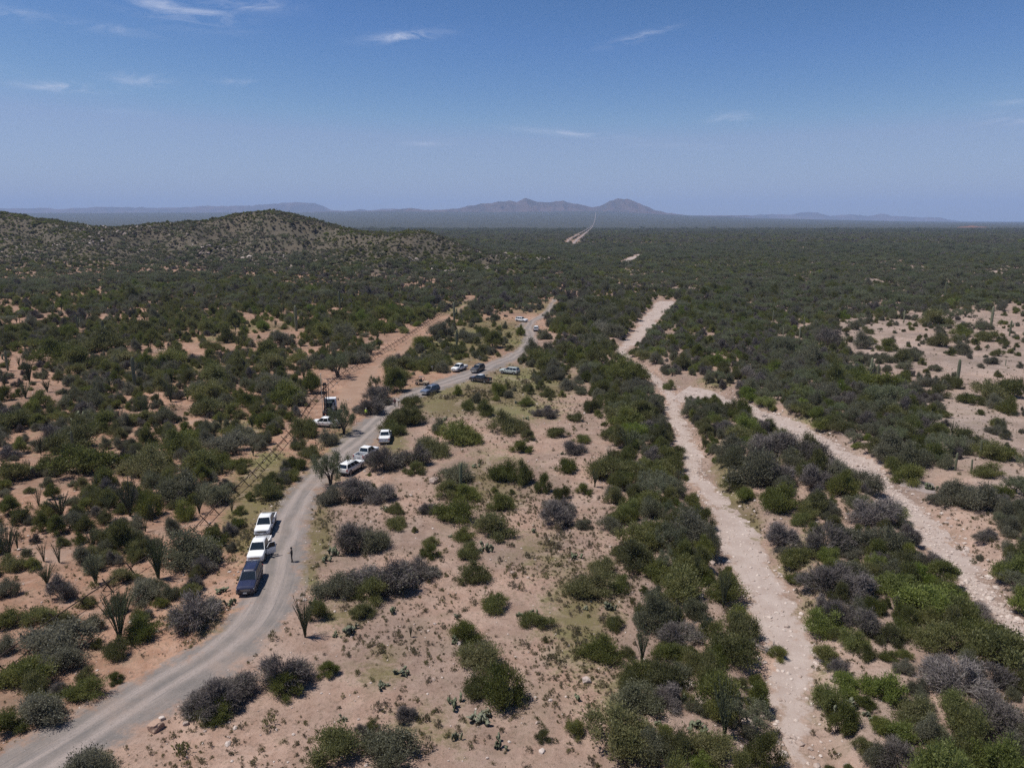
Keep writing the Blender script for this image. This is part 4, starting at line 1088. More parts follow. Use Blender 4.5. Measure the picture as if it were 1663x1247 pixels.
def drill_rig():
    VEH_RECTS.append((516, 606, 556, 682))
    rx, ry = on_plane(534, 679, 0); fx, fy = on_plane(546, 664, 0)
    yaw = math.atan2(fy - ry, fx - rx) + 0.12
    root = bpy.data.objects.new('drill_rig_truck', None); COL.objects.link(root)
    root.location = (rx + 3.2 * math.cos(yaw), ry + 3.2 * math.sin(yaw), float(ground(rx, ry)[0]) + 0.05); root.rotation_euler = (0, 0, yaw)
    tag(root, 'dark drill rig truck with white cab and raised mast on bare soil', 'drill rig')
    m = MB(); m.box((0, 0, 0.85), (7.0, 0.9, 0.25)); m.part('chassis', STEEL, root)
    m = MB(); m.box((0 - 0.9, 0, 1.06), (5.0, 2.3, 0.12)); m.part('deck', STEEL, root)
    # cab
    c = MB(); hw = 1.12
    c.loft([[(1.75, -hw, 0.8), (1.75, hw, 0.8), (3.45, hw, 0.8), (3.45, -hw, 0.8)], [(1.75, -hw, 1.75), (1.75, hw, 1.75), (3.5, hw, 1.75), (3.5, -hw, 1.75)], [(1.85, -hw * 0.92, 2.75), (1.85, hw * 0.92, 2.75), (3.25, hw * 0.92, 2.75), (3.25, -hw * 0.92, 2.75)]])
    c.part('cab', P_WHITE, root, 0.05)
    w = MB(); w.box((1.79, 0, 2.25), (0.06, 1.6, 0.55)); w.part('rear_window', GLASS, root)
    w = MB(); w.box((3.40, 0, 2.25), (0.06, 1.8, 0.65), rot=Euler((0, R(-14), 0)).to_matrix()); w.part('windscreen', GLASS, root)
    for s in (-1, 1):
        w = MB(); w.box((2.7, s * 1.09, 2.2), (0.9, 0.05, 0.6), rot=Euler((R(6 * s), 0, 0)).to_matrix()); w.part('side_window', GLASS, root)
        w = MB(); w.box((3.3, s * 1.38, 2.2), (0.12, 0.22, 0.5)); w.bar((3.3, s * 1.1, 2.4), (3.3, s * 1.38, 2.4), 0.04); w.part('mirror', TRIM, root)
        for x in (2.5, -1.5, -2.6): wheel(root, x, s * 1.0, r=0.52, w=0.34, out=s)
        j = MB(); j.bar((-3.2, s * 1.05, 0.05), (-3.2, s * 1.05, 1.5), 0.16); j.box((-3.2, s * 1.05, 0.06), (0.45, 0.45, 0.06)); j.part('jack_leg', STEEL, root)
        f = MB(); f.box((3.5, s * 0.85, 1.05), (0.08, 0.3, 0.2)); f.part('headlight', LAMP, root)
        f = MB(); f.box((-3.42, s * 0.8, 0.95), (0.06, 0.2, 0.12)); f.part('tail_light', TAIL, root)
    e = MB(); e.box((0.6, 0.25, 1.75), (1.5, 1.4, 1.25)); e.part('engine_housing', simple_mat('engine_green', (0.02, 0.03, 0.024), 0.6, var=0.3), root, 0.04)
    e = MB(); e.cyl((-1.2, 0.75, 1.45), (0.2 - 0.9, 0.75, 1.45), 0.33, 14); e.part('hydraulic_tank', STEEL, root)
    e = MB(); e.box((-1.3, -0.75, 1.5), (2.2, 0.6, 0.75)); e.part('tool_box', STEEL, root, 0.03)
    e = MB(); e.cyl((-0.1, -0.9, 1.2), (-0.1, -0.9, 3.0), 0.09, 10); e.part('exhaust_stack', STEEL, root)
    e = MB(); e.box((-3.0, -0.95, 1.55), (0.5, 0.35, 0.8)); e.part('control_panel', simple_mat('panel_grey', (0.2, 0.2, 0.2), 0.5), root, 0.02)
    e = MB(); e.cyl((-2.3, -0.3, 1.5), (-2.3, 0.6, 1.5), 0.28, 14); e.part('winch_drum', STEEL, root)
    mast = MB(); mx, my = -3.15, 0.45
    for sx in (-0.22, 0.22):
        for sy in (-0.25, 0.25): mast.bar((mx + sx, my + sy, 0.4), (mx + sx, my + sy, 6.6), 0.10)
    for k in range(10):
        z = 0.7 + k * 0.6
        for sy in (-0.25, 0.25): mast.bar((mx - 0.22, my + sy, z), (mx + 0.22, my + sy, z + 0.6), 0.06)
        for sx in (-0.22, 0.22): mast.bar((mx + sx, my - 0.25, z), (mx + sx, my + 0.25, z + 0.6), 0.06)
    mo = mast.part('mast', RUST, root)
    t = MB(); t.box((mx, my, 6.7), (0.6, 0.75, 0.2)); t.cyl((mx, my - 0.3, 6.95), (mx, my + 0.3, 6.95), 0.16, 12); t.part('crown_block', STEEL, mo)
    t = MB(); t.box((mx - 0.1, my, 3.6), (0.5, 0.42, 0.7)); t.part('drill_head', simple_mat('drill_head_grey', (0.16, 0.16, 0.15), 0.5, 0.4), mo, 0.03)
    t = MB(); t.cyl((mx - 0.1, my, 0.1), (mx - 0.1, my, 3.3), 0.07, 8); t.part('drill_rod', ALLOY, mo)
    t = MB(); t.cyl((mx + 0.1, my + 0.62, 1.2), (mx + 0.1, my + 0.62, 8.8), 0.05, 8); t.cyl((mx + 0.1, my + 0.62, 8.8), (mx + 0.1, my + 0.45, 8.9), 0.07, 8); t.part('pole', simple_mat('pole_cream', (0.5, 0.46, 0.38), 0.6), root)
    t = MB(); t.cyl((mx + 0.5, my - 0.6, 1.2), (mx + 0.5, my - 0.6, 7.6), 0.05, 8); t.part('pole', simple_mat('pole_dark', (0.12, 0.10, 0.09), 0.6), root)
    return root
drill_rig()

def jeep():
    VEH_RECTS.append((674, 612, 698, 632))
    x, y = on_plane(686, 625, 0)
    root = bpy.data.objects.new('utility_buggy', None); COL.objects.link(root); root.location = (float(x), float(y), float(ground(x, y)[0]) + 0.03); root.rotation_euler = (0, 0, R(-25))
    tag(root, 'tan open utility buggy with roll cage under the roadside trees', 'buggy')
    m = MB(); m.loft([ring(1.6, 0.55, 0.45, 0.75), ring(1.3, 0.66, 0.42, 0.92), ring(0.45, 0.68, 0.40, 0.98), ring(0.3, 0.68, 0.40, 0.66), ring(-0.6, 0.68, 0.40, 0.66)]); m.part('body', P_TAN, root)
    m = MB(); m.box((-1.15, 0, 0.80), (1.0, 1.35, 0.08))
    for s in (-1, 1): m.box((-1.15, s * 0.66, 0.98), (1.0, 0.05, 0.3))
    m.box((-1.63, 0, 0.98), (0.05, 1.35, 0.3)); m.part('cargo_box', P_TAN, root)
    for s in (-1, 1):
        m = MB(); m.box((-0.25, s * 0.33, 0.80), (0.5, 0.5, 0.16)); m.box((-0.5, s * 0.33, 1.1), (0.12, 0.5, 0.55)); m.part('seat', TRIM, root, 0.03)
        m = MB(); m.bar((0.45, s * 0.62, 0.95), (0.1, s * 0.58, 1.85), 0.06); m.bar((0.1, s * 0.58, 1.85), (-0.62, s * 0.58, 1.85), 0.06); m.bar((-0.62, s * 0.58, 1.85), (-0.7, s * 0.62, 0.7), 0.06); m.part('roll_bar', TRIM, root)
        for xx in (1.05, -1.1): wheel(root, xx, s * 0.72, r=0.36, w=0.26, out=s)
        m = MB(); m.box((1.58, s * 0.38, 0.72), (0.06, 0.2, 0.12)); m.part('headlight', LAMP, root)
    m = MB(); m.box((-0.26, 0, 1.9), (0.85, 1.25, 0.05)); m.part('canopy', simple_mat('canopy_dark', (0.16, 0.13, 0.11), 0.8), root, 0.02)
    m = MB(); m.cyl((0.3, 0.33, 0.9), (0.1, 0.33, 1.1), 0.03, 6); m.cyl((0.12, 0.33, 1.08), (0.08, 0.33, 1.11), 0.17, 12); m.part('steering_wheel', TRIM, root)
    return root
jeep()

# ------------------------------------------------------------------ people
SKIN = simple_mat('skin', (0.36, 0.20, 0.13), 0.6, var=0.06)
def cloth(name, c): return simple_mat(name, c, 0.85, var=0.15, scale=9)

def person(label, px, py, yaw, shirt, trousers, pose='stand', vest=None, hat=None, hair=(0.02, 0.015, 0.012), height=1.75, held=None, at=None):
    J = {'pel': (0, 0, .95), 'bel': (.01, 0, 1.10), 'che': (.0, 0, 1.32), 'nk': (0, 0, 1.48), 'hd': (.02, 0, 1.60), 'tp': (.015, 0, 1.70), 'ns': (.115, 0, 1.605)}
    E = [('pel', 'bel'), ('bel', 'che'), ('che', 'nk'), ('nk', 'hd'), ('hd', 'tp'), ('hd', 'ns')]
    Rd = {'pel': (.15, .17), 'bel': (.12, .15), 'che': (.125, .17), 'nk': (.058, .058), 'hd': (.095, .078), 'tp': (.07, .062), 'ns': (.02, .016)}
    arms = {'stand': ((.02, .24, 1.14), (.07, .25, .90)), 'bent': ((-.02, .23, 1.15), (.24, .12, 1.10)), 'hip': ((-.08, .33, 1.17), (.06, .2, 1.0))}
    for s, sd in ((1, 'l'), (-1, 'r')):
        sty = pose[0] if s > 0 else pose[1]
        el, ha = arms[sty]
        ha = Vector((ha[0], ha[1] * s, ha[2])); el = Vector((el[0], el[1] * s, el[2])); f = (ha - el).normalized()
        J.update({'sh' + sd: (0, .18 * s, 1.41), 'el' + sd: tuple(el), 'wr' + sd: tuple(ha), 'pm' + sd: tuple(ha + f * .08),
                  'hp' + sd: (0, .095 * s, .90), 'kn' + sd: (.03, .105 * s, .50), 'an' + sd: (-.01, .115 * s, .09), 'to' + sd: (.15, .13 * s, .045), 'hl' + sd: (-.06, .115 * s, .04)})
        E += [('che', 'sh' + sd), ('sh' + sd, 'el' + sd), ('el' + sd, 'wr' + sd), ('wr' + sd, 'pm' + sd), ('pel', 'hp' + sd), ('hp' + sd, 'kn' + sd), ('kn' + sd, 'an' + sd), ('an' + sd, 'to' + sd), ('an' + sd, 'hl' + sd)]
        Rd.update({'sh' + sd: (.07, .07), 'el' + sd: (.045, .045), 'wr' + sd: (.03, .034), 'pm' + sd: (.022, .042), 'hp' + sd: (.10, .09), 'kn' + sd: (.062, .062), 'an' + sd: (.05, .045), 'to' + sd: (.035, .045), 'hl' + sd: (.04, .04)})
    keys = list(J)
    me = bpy.data.meshes.new('skeleton'); me.from_pydata([J[k] for k in keys], [(keys.index(a), keys.index(b)) for a, b in E], [])
    tmp = bpy.data.objects.new('skeleton', me); COL.objects.link(tmp)
    tmp.modifiers.new('skin', 'SKIN'); ss = tmp.modifiers.new('sub', 'SUBSURF'); ss.levels = 1; ss.render_levels = 1
    for k, v in zip(keys, me.skin_vertices[0].data):
        v.radius = Rd[k]; v.use_root = (k == 'pel')
    dg = bpy.context.evaluated_depsgraph_get()
    body = bpy.data.meshes.new_from_object(tmp.evaluated_get(dg)); body.materials.clear()
    for mt in (SKIN, shirt, trousers, TRIM): body.materials.append(mt)
    bpy.data.objects.remove(tmp)
    bm = bmesh.new(); bm.from_mesh(body)
    # fingers and thumb, rooted in each palm
    for s, sd in ((1, 'l'), (-1, 'r')):
        pm, wr = Vector(J['pm' + sd]), Vector(J['wr' + sd]); f = (pm - wr).normalized(); side = f.cross(Vector((0, s, 0.2))).normalized()
        for k, ln in enumerate((.062, .074, .070, .055)):
            a = pm + side * (k - 1.5) * .02; b = a + f * ln * .6 + Vector((0, -s * .01, 0)); c = b + f * ln * .5 + Vector((0, -s * .025, 0))
            Vf, qf = tubes([([a - f * .02, b, c], (.010, .009, .006))], 5)
            nv = [bm.verts.new(p) for p in Vf]
            for q in qf: bm.faces.new([nv[i] for i in q])
        a = wr + f * .03 + side * .03; Vf, qf = tubes([([a, a + side * .035 + f * .03, a + side * .04 + f * .06], (.012, .010, .007))], 5)
        nv = [bm.verts.new(p) for p in Vf]
        for q in qf: bm.faces.new([nv[i] for i in q])
    for fc in bm.faces:
        c = fc.calc_center_median(); r_ = math.hypot(c.x, c.y)
        i = 1
        if c.z > 1.49: i = 0
        elif c.z < .10: i = 3
        elif c.z < .98 and abs(c.y) < .21: i = 2
        for sd in 'lr':
            if (c - Vector(J['pm' + sd])).length < .13 or (c - Vector(J['wr' + sd])).length < .05: i = 0
        fc.material_index = i; fc.smooth = True
    bm.to_mesh(body); bm.free()
    if at is None: x, y = on_plane(px, py, 0.0); x, y = float(x), float(y)
    else: x, y = at
    o = bpy.data.objects.new('person', body); COL.objects.link(o); k = height / 1.76
    o.location = (x, y, float(ground(x, y)[0]) + 0.055); o.rotation_euler = (0, 0, yaw); o.scale = (k, k, k)
    tag(o, label, 'person')
    h = MB(); n = 12
    h.loft([[(-.005 + r_ * 1.12 * math.cos(a / n * 6.2832), r_ * math.sin(a / n * 6.2832), z_ + (0.02 if math.cos(a / n * 6.2832) > 0.4 else 0)) for a in range(n)] for z_, r_ in ((1.60, .086), (1.66, .094), (1.71, .082), (1.745, .045), (1.75, .01))])
    link('hair', h.mesh('hair', cloth('hair_dark', hair), smooth=True), o)
    for s in (-1, 1):
        e = MB(); e.cyl((.098, s * .032, 1.625), (.106, s * .032, 1.625), .010, 6); e.part('eye', TRIM, o)
        e = MB(); e.box((.0, s * .083, 1.60), (.03, .015, .05)); e.part('ear', SKIN, o)
    e = MB(); e.box((.098, 0, 1.555), (.008, .045, .01)); e.part('mouth', cloth('lip', (.25, .1, .08)), o)
    if hat is not None:
        h = MB(); h.loft([[(.01 + r_ * 1.15 * math.cos(a / n * 6.2832), r_ * math.sin(a / n * 6.2832), z_) for a in range(n)] for z_, r_ in ((1.655, .17 if hat[1] == 'brim' else .10), (1.668, .105), (1.73, .10), (1.775, .07), (1.785, .01))]); link('hat', h.mesh('hat', hat[0], smooth=True), o)
    if vest is not None:
        v = MB()
        v.loft([[(b_ * math.cos(a / n * 6.2832), c_ * math.sin(a / n * 6.2832), z_) for a in range(n)] for z_, b_, c_ in ((.93, .185, .215), (1.10, .165, .20), (1.32, .165, .225), (1.42, .12, .20), (1.47, .085, .10))]); link('vest', v.mesh('vest', vest, smooth=True), o)
    if held is not None:
        hp = Vector(J['pml']); b = MB(); b.box(hp + Vector((.08, -.08, .02)), (.16, .22, .03)); b.part('clipboard', held, o)
    return o

black_c = cloth('black_cloth', (.018, .018, .02)); dark_c = cloth('dark_trousers', (.025, .027, .035)); tan_c = cloth('khaki_cloth', (.28, .22, .14)); mar_c = cloth('maroon_cloth', (.10, .03, .03)); white_c = cloth('white_cloth', (.55, .54, .52))
PEOPLE = [(474, 911), (642, 660), (648, 659), (595, 677), (532, 677), (434, 903)]
person('person in dark clothes standing alone on the road by the parked pickups', 474.5, 911, R(190), black_c, black_c, ('bent', 'bent'), hat=(black_c, 'cap'), held=tan_c)
person('person in maroon shirt and dark trousers on the road by the bend', 641.5, 660, R(250), mar_c, dark_c, ('stand', 'stand'))
person('person in pale khaki clothes beside the person in maroon', 647.5, 659, R(200), white_c, tan_c, ('hip', 'stand'), hat=(tan_c, 'brim'))
person('person in a hi-vis jacket and dark trousers at the road edge', 595, 677, R(300), HIVIS, dark_c, ('bent', 'stand'), vest=HIVIS, hat=(white_c, 'cap'))
person('person in a hi-vis vest and pale trousers in front of the drill rig', 532.5, 676.5, R(60), HIVIS, white_c, ('bent', 'bent'), vest=HIVIS, hat=(HIVIS, 'cap'))
_v = bpy.data.objects['parked_pickup']; _p = Matrix.Translation(_v.location) @ Matrix.Rotation(_v.rotation_euler.z, 4, 'Z') @ Vector((0.25, 1.22, 0))
person('person in dark clothes standing in the open door of the white pickup', 0, 0, _v.rotation_euler.z + 0.6, black_c, dark_c, ('stand', 'stand'), at=(_p.x, _p.y), height=1.8)

# ------------------------------------------------------------------ the vehicle barrier: crossed steel rails with a long rail in the crotch
FENCE_PX = [(-60, 1128), (0, 1084), (60, 1038), (140, 982), (220, 930), (313, 874), (360, 822), (404, 784), (440, 745), (478, 702), (500, 666), (513, 650), (530, 633), (548, 618), (570, 604), (594, 591), (625, 571), (657, 551), (690, 529), (710, 516), (724, 507)]
_fx, _fy = on_plane([p[0] for p in FENCE_PX], [p[1] for p in FENCE_PX], 0.0)
_s = np.concatenate([[0], np.cumsum(np.hypot(np.diff(_fx), np.diff(_fy)))])
FENCE_STEP = 3.4
_t = np.arange(0, _s[-1], FENCE_STEP)
FX = np.interp(_t, _s, _fx); FY = np.interp(_t, _s, _fy)
def fence():
    z0 = ground(FX, FY)
    root = bpy.data.objects.new('vehicle_barrier', None); COL.objects.link(root); root.location = (FX[0], FY[0], z0[0])
    tag(root, 'long rusty barrier of crossed steel rails running through the scrub', 'barrier')
    X = MB()
    for s in (-1, 1): X.bar((0, -0.72 * s, -0.08), (0, 0.52 * s, 1.42), 0.10, 0.075)
    xm = X.mesh('crossed_post', RUST)
    T = np.gradient(np.stack([FX, FY], 1), axis=0)
    for k in range(len(FX)):
        ya = math.atan2(T[k, 1], T[k, 0])
        o = link('crossed_post', xm, root); o.location = (FX[k] - FX[0], FY[k] - FY[0], z0[k] - z0[0]); o.rotation_euler = (0, 0, ya + random.uniform(-.04, .04))
    for k in range(len(FX) - 1):
        a = Vector((FX[k] - FX[0], FY[k] - FY[0], z0[k] - z0[0] + 1.06)); b = Vector((FX[k + 1] - FX[0], FY[k + 1] - FY[0], z0[k + 1] - z0[0] + 1.06))
        m = MB(); m.bar(a, b + (b - a).normalized() * 0.02, 0.075, 0.09); m.part('rail', RUST, root)
fence()

# ------------------------------------------------------------------ plants: the ones one can pick out, one by one
# each line: kind, x of the middle, y of the foot, width, height, measured in an enlarged piece of the photograph
PIECES = [
 ((0, 840, 3.064), """O 45 232 150 210;T 75 322 60 40;T 300 128 70 44;O 235 335 150 120;O 460 160 140 110;G 560 160 200 150;G 640 190 190 190;O 790 312 180 240;K 950 305 300 205;G 530 235 120 70
  O 480 335 170 190;G 620 340 130 100;K 730 445 180 120;O 600 625 220 290;G 580 722 140 130;D 985 580 280 190;G 880 560 110 90;T 800 522 50 40;G 435 462 90 80;G 60 560 150 100;G 210 560 180 120
  K 300 735 340 200;G 150 880 280 190;K 310 800 220 150;G 430 945 190 160;K 240 1060 260 190;G 70 1100 190 150;G 585 838 85 62;T 715 702 44 32;D 1120 1020 260 220;D 1010 1030 190 180;D 1180 960 240 200;D 1065 990 220 190;G 1090 1035 200 70;K 400 1275 230 110
  T 930 1205 170 90;T 1160 1190 70 40;P 1090 392 90 60;P 1150 455 80 60;T 740 1160 40 26;T 550 1180 40 24;G 340 560 120 90;K 20 700 120 110;G 200 1000 150 100;T 900 1080 40 26;P 990 340 40 24"""),
 ((420, 840, 3.064), """D 480 195 250 195;K 590 190 180 150;G 680 70 120 80;D 640 425 320 235;D 800 340 190 150;G 560 440 200 90;K 380 430 200 170;O 232 602 140 225;G 300 530 130 140;P 450 600 130 80;P 665 488 64 62;G 530 522 130 70
  G 1070 350 165 100;G 1030 130 110 74;G 845 218 110 60;G 855 152 86 60;T 930 182 54 32;G 1050 222 140 74;P 1120 192 90 80;G 970 60 220 110;G 1190 132 210 150;T 1145 408 64 64;T 1070 442 64 52;G 1170 492 150 72;T 1260 312 84 60;T 1260 368 84 50
  O 757 597 44 62;T 780 692 84 70;P 730 812 110 80;T 610 704 92 50;T 500 792 60 50;T 440 698 42 50;G 345 826 120 90;D 140 900 250 250;T 55 1075 130 100;G 160 940 190 60;P 410 1034 60 50;P 370 1114 80 62;D 740 1045 130 110;T 590 990 90 80
  G 1045 660 180 135;G 1090 810 250 200;G 1200 990 260 280;G 1080 930 160 150;P 960 962 100 92;P 1130 1055 170 84;T 890 1057 72 62;P 980 1112 60 80;T 850 1180 80 100;P 1190 1172 90 90;G 400 1275 300 130;K 650 1280 300 140;D 515 1105 84 50;T 260 1132 62 42;T 20 1178 44 42
  P 620 860 90 60;T 330 690 34 26;T 290 715 44 24;T 840 740 60 34;P 330 230 70 60;T 920 560 50 40;T 1000 520 40 34;T 560 830 60 40;T 640 950 70 50;T 700 920 50 40;T 420 905 40 34;T 480 880 36 26;P 385 200 80 90;T 1260 160 60 50;T 300 1090 60 30;T 1080 1130 44 40;T 1050 1170 70 40;T 790 450 36 26"""),
 ((840, 840, 3.064), """D 200 74 200 94;K 330 68 92 72;G 600 190 240 170;K 470 90 130 110;G 700 130 160 110;K 860 175 230 190;K 960 190 110 150;G 1040 262 62 70;T 55 212 92 62;T 20 284 62 60;T 20 372 54 60;G 365 445 220 190;G 420 310 150 110;P 460 475 90 74
  G 510 392 140 62;T 590 324 62 42;G 690 335 180 130;G 830 335 200 140;O 890 325 64 160;G 800 445 260 150;G 1060 430 220 180;O 1025 445 100 210;O 930 590 130 130;K 620 565 110 105;G 480 572 112 82;G 730 500 150 90;G 1130 605 200 190;D 800 680 220 160;G 960 640 160 110
  O 620 735 130 200;T 290 592 64 62;T 360 505 42 32;G 80 575 150 120;G 410 752 200 145;G 540 712 82 72;T 215 748 82 54;G 620 860 200 180;G 720 900 230 220;D 740 975 180 150;G 960 860 170 200;G 1060 745 260 190;G 1170 960 150 170;O 1030 1105 210 320;G 880 780 150 120
  K 600 1035 250 140;P 700 1060 90 60;G 500 1260 390 280;G 290 1115 112 125;G 120 1135 82 82;T 120 1062 62 52;G 950 1270 270 230;G 1200 1260 190 230;P 880 1085 150 110;K 900 1000 130 100;T 40 660 80 50;G 1210 830 120 84;T 330 780 70 30;P 1090 900 80 60
  T 140 310 60 40;T 130 575 60 30;T 170 510 34 24;T 190 1130 50 34;K 1160 1110 110 100;G 760 740 160 120;P 820 940 60 70;T 60 1180 60 34;T 260 1180 50 40;P 70 500 70 60;G 1110 520 160 130"""),
 ((1243, 840, 3.064), """D 80 152 200 150;D 280 205 220 210;K 430 195 230 180;K 600 205 200 200;D 540 64 260 90;D 720 125 120 110;G 160 242 170 94;G 145 304 104 74;D 300 410 260 150;D 440 445 220 180;D 810 245 130 115;B 280 590 225 200;B 640 425 250 170;B 800 525 300 200
  K 430 330 180 110;D 500 605 180 180;G 600 660 160 90;G 840 690 250 190;G 1070 655 230 180;D 1060 500 160 120;G 700 300 180 120;G 880 350 180 140;G 320 735 155 104;G 370 625 110 64;G 500 725 92 92;G 610 735 94 64;D 930 930 300 220;D 1090 900 220 200;G 1150 800 380 180;G 1240 890 150 160
  B 305 955 160 200;P 400 1000 170 130;B 580 950 210 200;G 740 1065 220 160;D 1140 1110 300 230;B 650 1150 190 130;G 560 1090 120 110;T 345 1145 84 64;G 475 1165 112 92;G 330 1245 80 60;T 75 1025 34 64;G 980 1260 220 220;D 650 1270 230 140;K 1240 1260 180 200;G 1230 260 130 160;B 1220 470 190 170
  D 1090 125 112 64;T 970 130 60 40;T 1040 190 56 34;G 60 660 110 70;P 620 880 110 90;K 860 1150 160 130;G 830 1240 150 120;K 740 900 110 110;G 690 720 90 70;D 860 820 190 140;K 1180 640 150 140;P 500 1010 90 60;T 240 1030 40 50;T 240 700 34 30;T 260 1240 60 40;G 420 1240 70 60"""),
 ((0, 440, 3.117), """G 60 820 190 140;G 140 790 110 90;G 15 665 90 84;G 430 500 190 90;G 300 475 220 92;G 420 425 150 60;G 620 475 150 70;G 530 415 200 120;O 150 565 115 140;O 25 595 62 105;S 40 505 22 100;O 240 615 82 74;O 130 645 115 95;G 435 632 82 62;K 470 562 72 52
  S 683 583 26 148;O 718 545 62 105;O 865 665 105 125;G 500 680 100 42;O 740 742 100 115;G 700 790 145 92;P 390 785 110 84;G 520 835 150 125;D 280 862 135 95;O 200 705 72 64;S 373 925 26 115;G 370 930 240 120;G 420 1065 330 220;G 70 1085 160 155;P 210 1035 122 94;D 40 965 110 64
  G 740 1060 250 160;G 900 950 190 150;G 940 900 150 120;G 1060 1055 220 160;K 1150 940 210 150;G 1060 750 200 130;G 1030 665 190 100;G 1100 590 190 115;O 310 1250 170 135;O 550 1215 104 92;O 640 925 74 62;O 700 930 64 64;O 660 1245 190 225;K 900 1190 250 200;G 870 475 150 84;O 810 515 74 74
  D 990 465 84 42;O 1110 475 74 62;G 1075 405 84 62;G 710 350 160 92;G 780 370 84 82;S 530 365 18 115;S 395 305 14 82;G 1060 325 124 74;G 1200 1010 110 60;G 1180 860 130 90;K 1220 880 150 100;G 1260 700 110 90;G 1170 760 130 90;D 700 790 80 44;T 620 630 30 22;T 680 670 40 30;T 570 860 40 20
  G 560 470 100 60;G 620 1240 90 60;G 250 1040 110 110;O 1010 1230 90 120;K 1100 1200 170 150;G 30 380 110 70;G 170 400 110 70;G 340 350 120 70;K 220 330 90 50;G 120 330 80 60;O 790 820 70 60;G 420 1240 100 90;T 150 1215 70 50;K 200 920 110 50;T 890 710 90 24"""),
 ((420, 440, 3.117), """G 80 510 160 94;M 400 540 135 120;G 265 625 120 115;G 268 850 120 110;G 130 690 200 120;G 220 845 200 135;K 60 600 150 100;K 150 620 120 80;K 190 690 110 90;K 370 895 130 104;G 260 955 110 66;G 165 1070 110 70;M 432 832 150 150;D 600 682 165 82;D 520 740 160 66;G 720 630 170 125;G 700 560 130 70
  G 700 512 150 64;K 650 505 120 62;T 575 602 84 32;G 900 510 130 104;G 950 480 90 60;K 930 520 120 70;G 1005 636 64 54;G 760 700 160 90;G 735 800 170 140;G 690 840 120 100;G 790 790 130 100;M 365 1092 180 165;D 640 1030 230 150;D 790 1000 170 140;K 860 930 150 100;G 790 1045 110 70;D 500 1180 300 150;D 620 1190 160 130
  K 350 1200 150 90;G 1010 890 220 150;G 1080 880 130 90;G 900 950 170 90;G 1215 640 115 94;K 1100 672 74 64;G 1150 745 104 92;G 1250 835 180 135;S 1022 1108 26 134;G 960 1175 150 110;G 1060 1180 150 110;K 1000 1080 170 100;G 1240 1090 140 145;G 690 1240 92 62;G 1220 1230 140 90
  S 192 305 22 130;S 412 195 12 90;S 990 255 14 95;S 1003 395 14 98;M 595 590 50 60;G 320 350 120 90;G 400 330 110 80;K 440 360 120 100;G 520 330 110 70;G 640 320 120 80;G 560 300 110 70;K 120 380 120 90;G 60 430 130 70;G 200 470 110 70;K 290 480 110 60;G 700 250 130 70;G 820 250 120 60;G 630 240 110 60
  K 900 340 130 80;G 800 400 110 70;K 1060 370 120 80;G 1130 330 90 60;G 1190 400 110 90;G 1100 260 80 60;K 870 330 90 60;G 1010 430 110 60;K 700 490 90 50;G 1060 710 110 70;T 1080 725 50 30;D 860 1240 100 60;T 1130 985 70 50;K 910 830 110 60;G 690 770 100 70;K 530 470 110 60;G 320 240 90 60;G 480 250 90 50"""),
 ((840, 440, 3.117), """G 420 485 130 104;G 520 560 180 130;G 430 625 115 95;K 600 640 150 104;K 690 625 120 105;G 520 705 160 110;K 690 725 120 94;G 630 780 180 120;G 370 725 74 115;G 540 805 170 92;O 560 920 160 140;G 480 870 130 90;D 650 830 110 70;G 720 885 120 115;G 440 1080 210 180;G 560 1070 170 130;D 680 985 120 94
  G 790 1005 140 125;G 250 1035 112 104;D 290 935 122 94;G 220 1165 82 94;G 125 1135 84 112;G 30 1095 104 135;G 345 1140 84 70;D 220 1250 160 64;K 1180 1110 240 230;D 1290 1100 180 200;D 1230 950 170 130;K 1080 970 150 150;G 960 855 104 84;K 870 730 110 90;K 970 760 130 100;G 1070 1095 130 94;G 1120 870 150 100
  B 770 582 64 62;B 1100 650 115 84;B 1210 690 110 64;G 580 430 90 60;G 640 450 100 60;M 665 370 44 50;K 190 560 110 84;K 60 430 110 80;G 230 430 110 90;G 170 500 120 80;K 260 610 100 60;K 320 630 80 50;G 250 420 90 60;K 330 500 80 60;G 70 630 70 50;G 150 645 80 40;G 50 690 80 40
  D 140 750 120 54;G 290 770 90 50;G 200 850 110 60;G 330 880 90 60;G 30 930 110 60;G 60 870 90 60;T 40 590 80 50;G 20 830 90 90;K 610 1160 150 110;G 700 1100 150 110;G 640 1230 170 90;K 790 1150 130 110;G 600 560 130 90;K 560 640 120 90;G 480 760 130 90;G 730 980 120 100;G 890 1020 50 44;T 850 630 44 30;G 800 930 110 90
  G 20 330 60 60;K 120 350 100 60;G 310 340 110 80;K 420 330 130 90;K 520 340 120 80;G 580 300 100 70;K 640 250 100 70;G 560 200 110 70;K 460 240 120 80;G 380 190 110 70;K 300 200 110 70;G 260 290 110 70;K 360 270 110 70;G 470 420 120 80;K 390 400 120 80;K 500 280 110 70;G 210 220 90 60;T 1060 660 40 30"""),
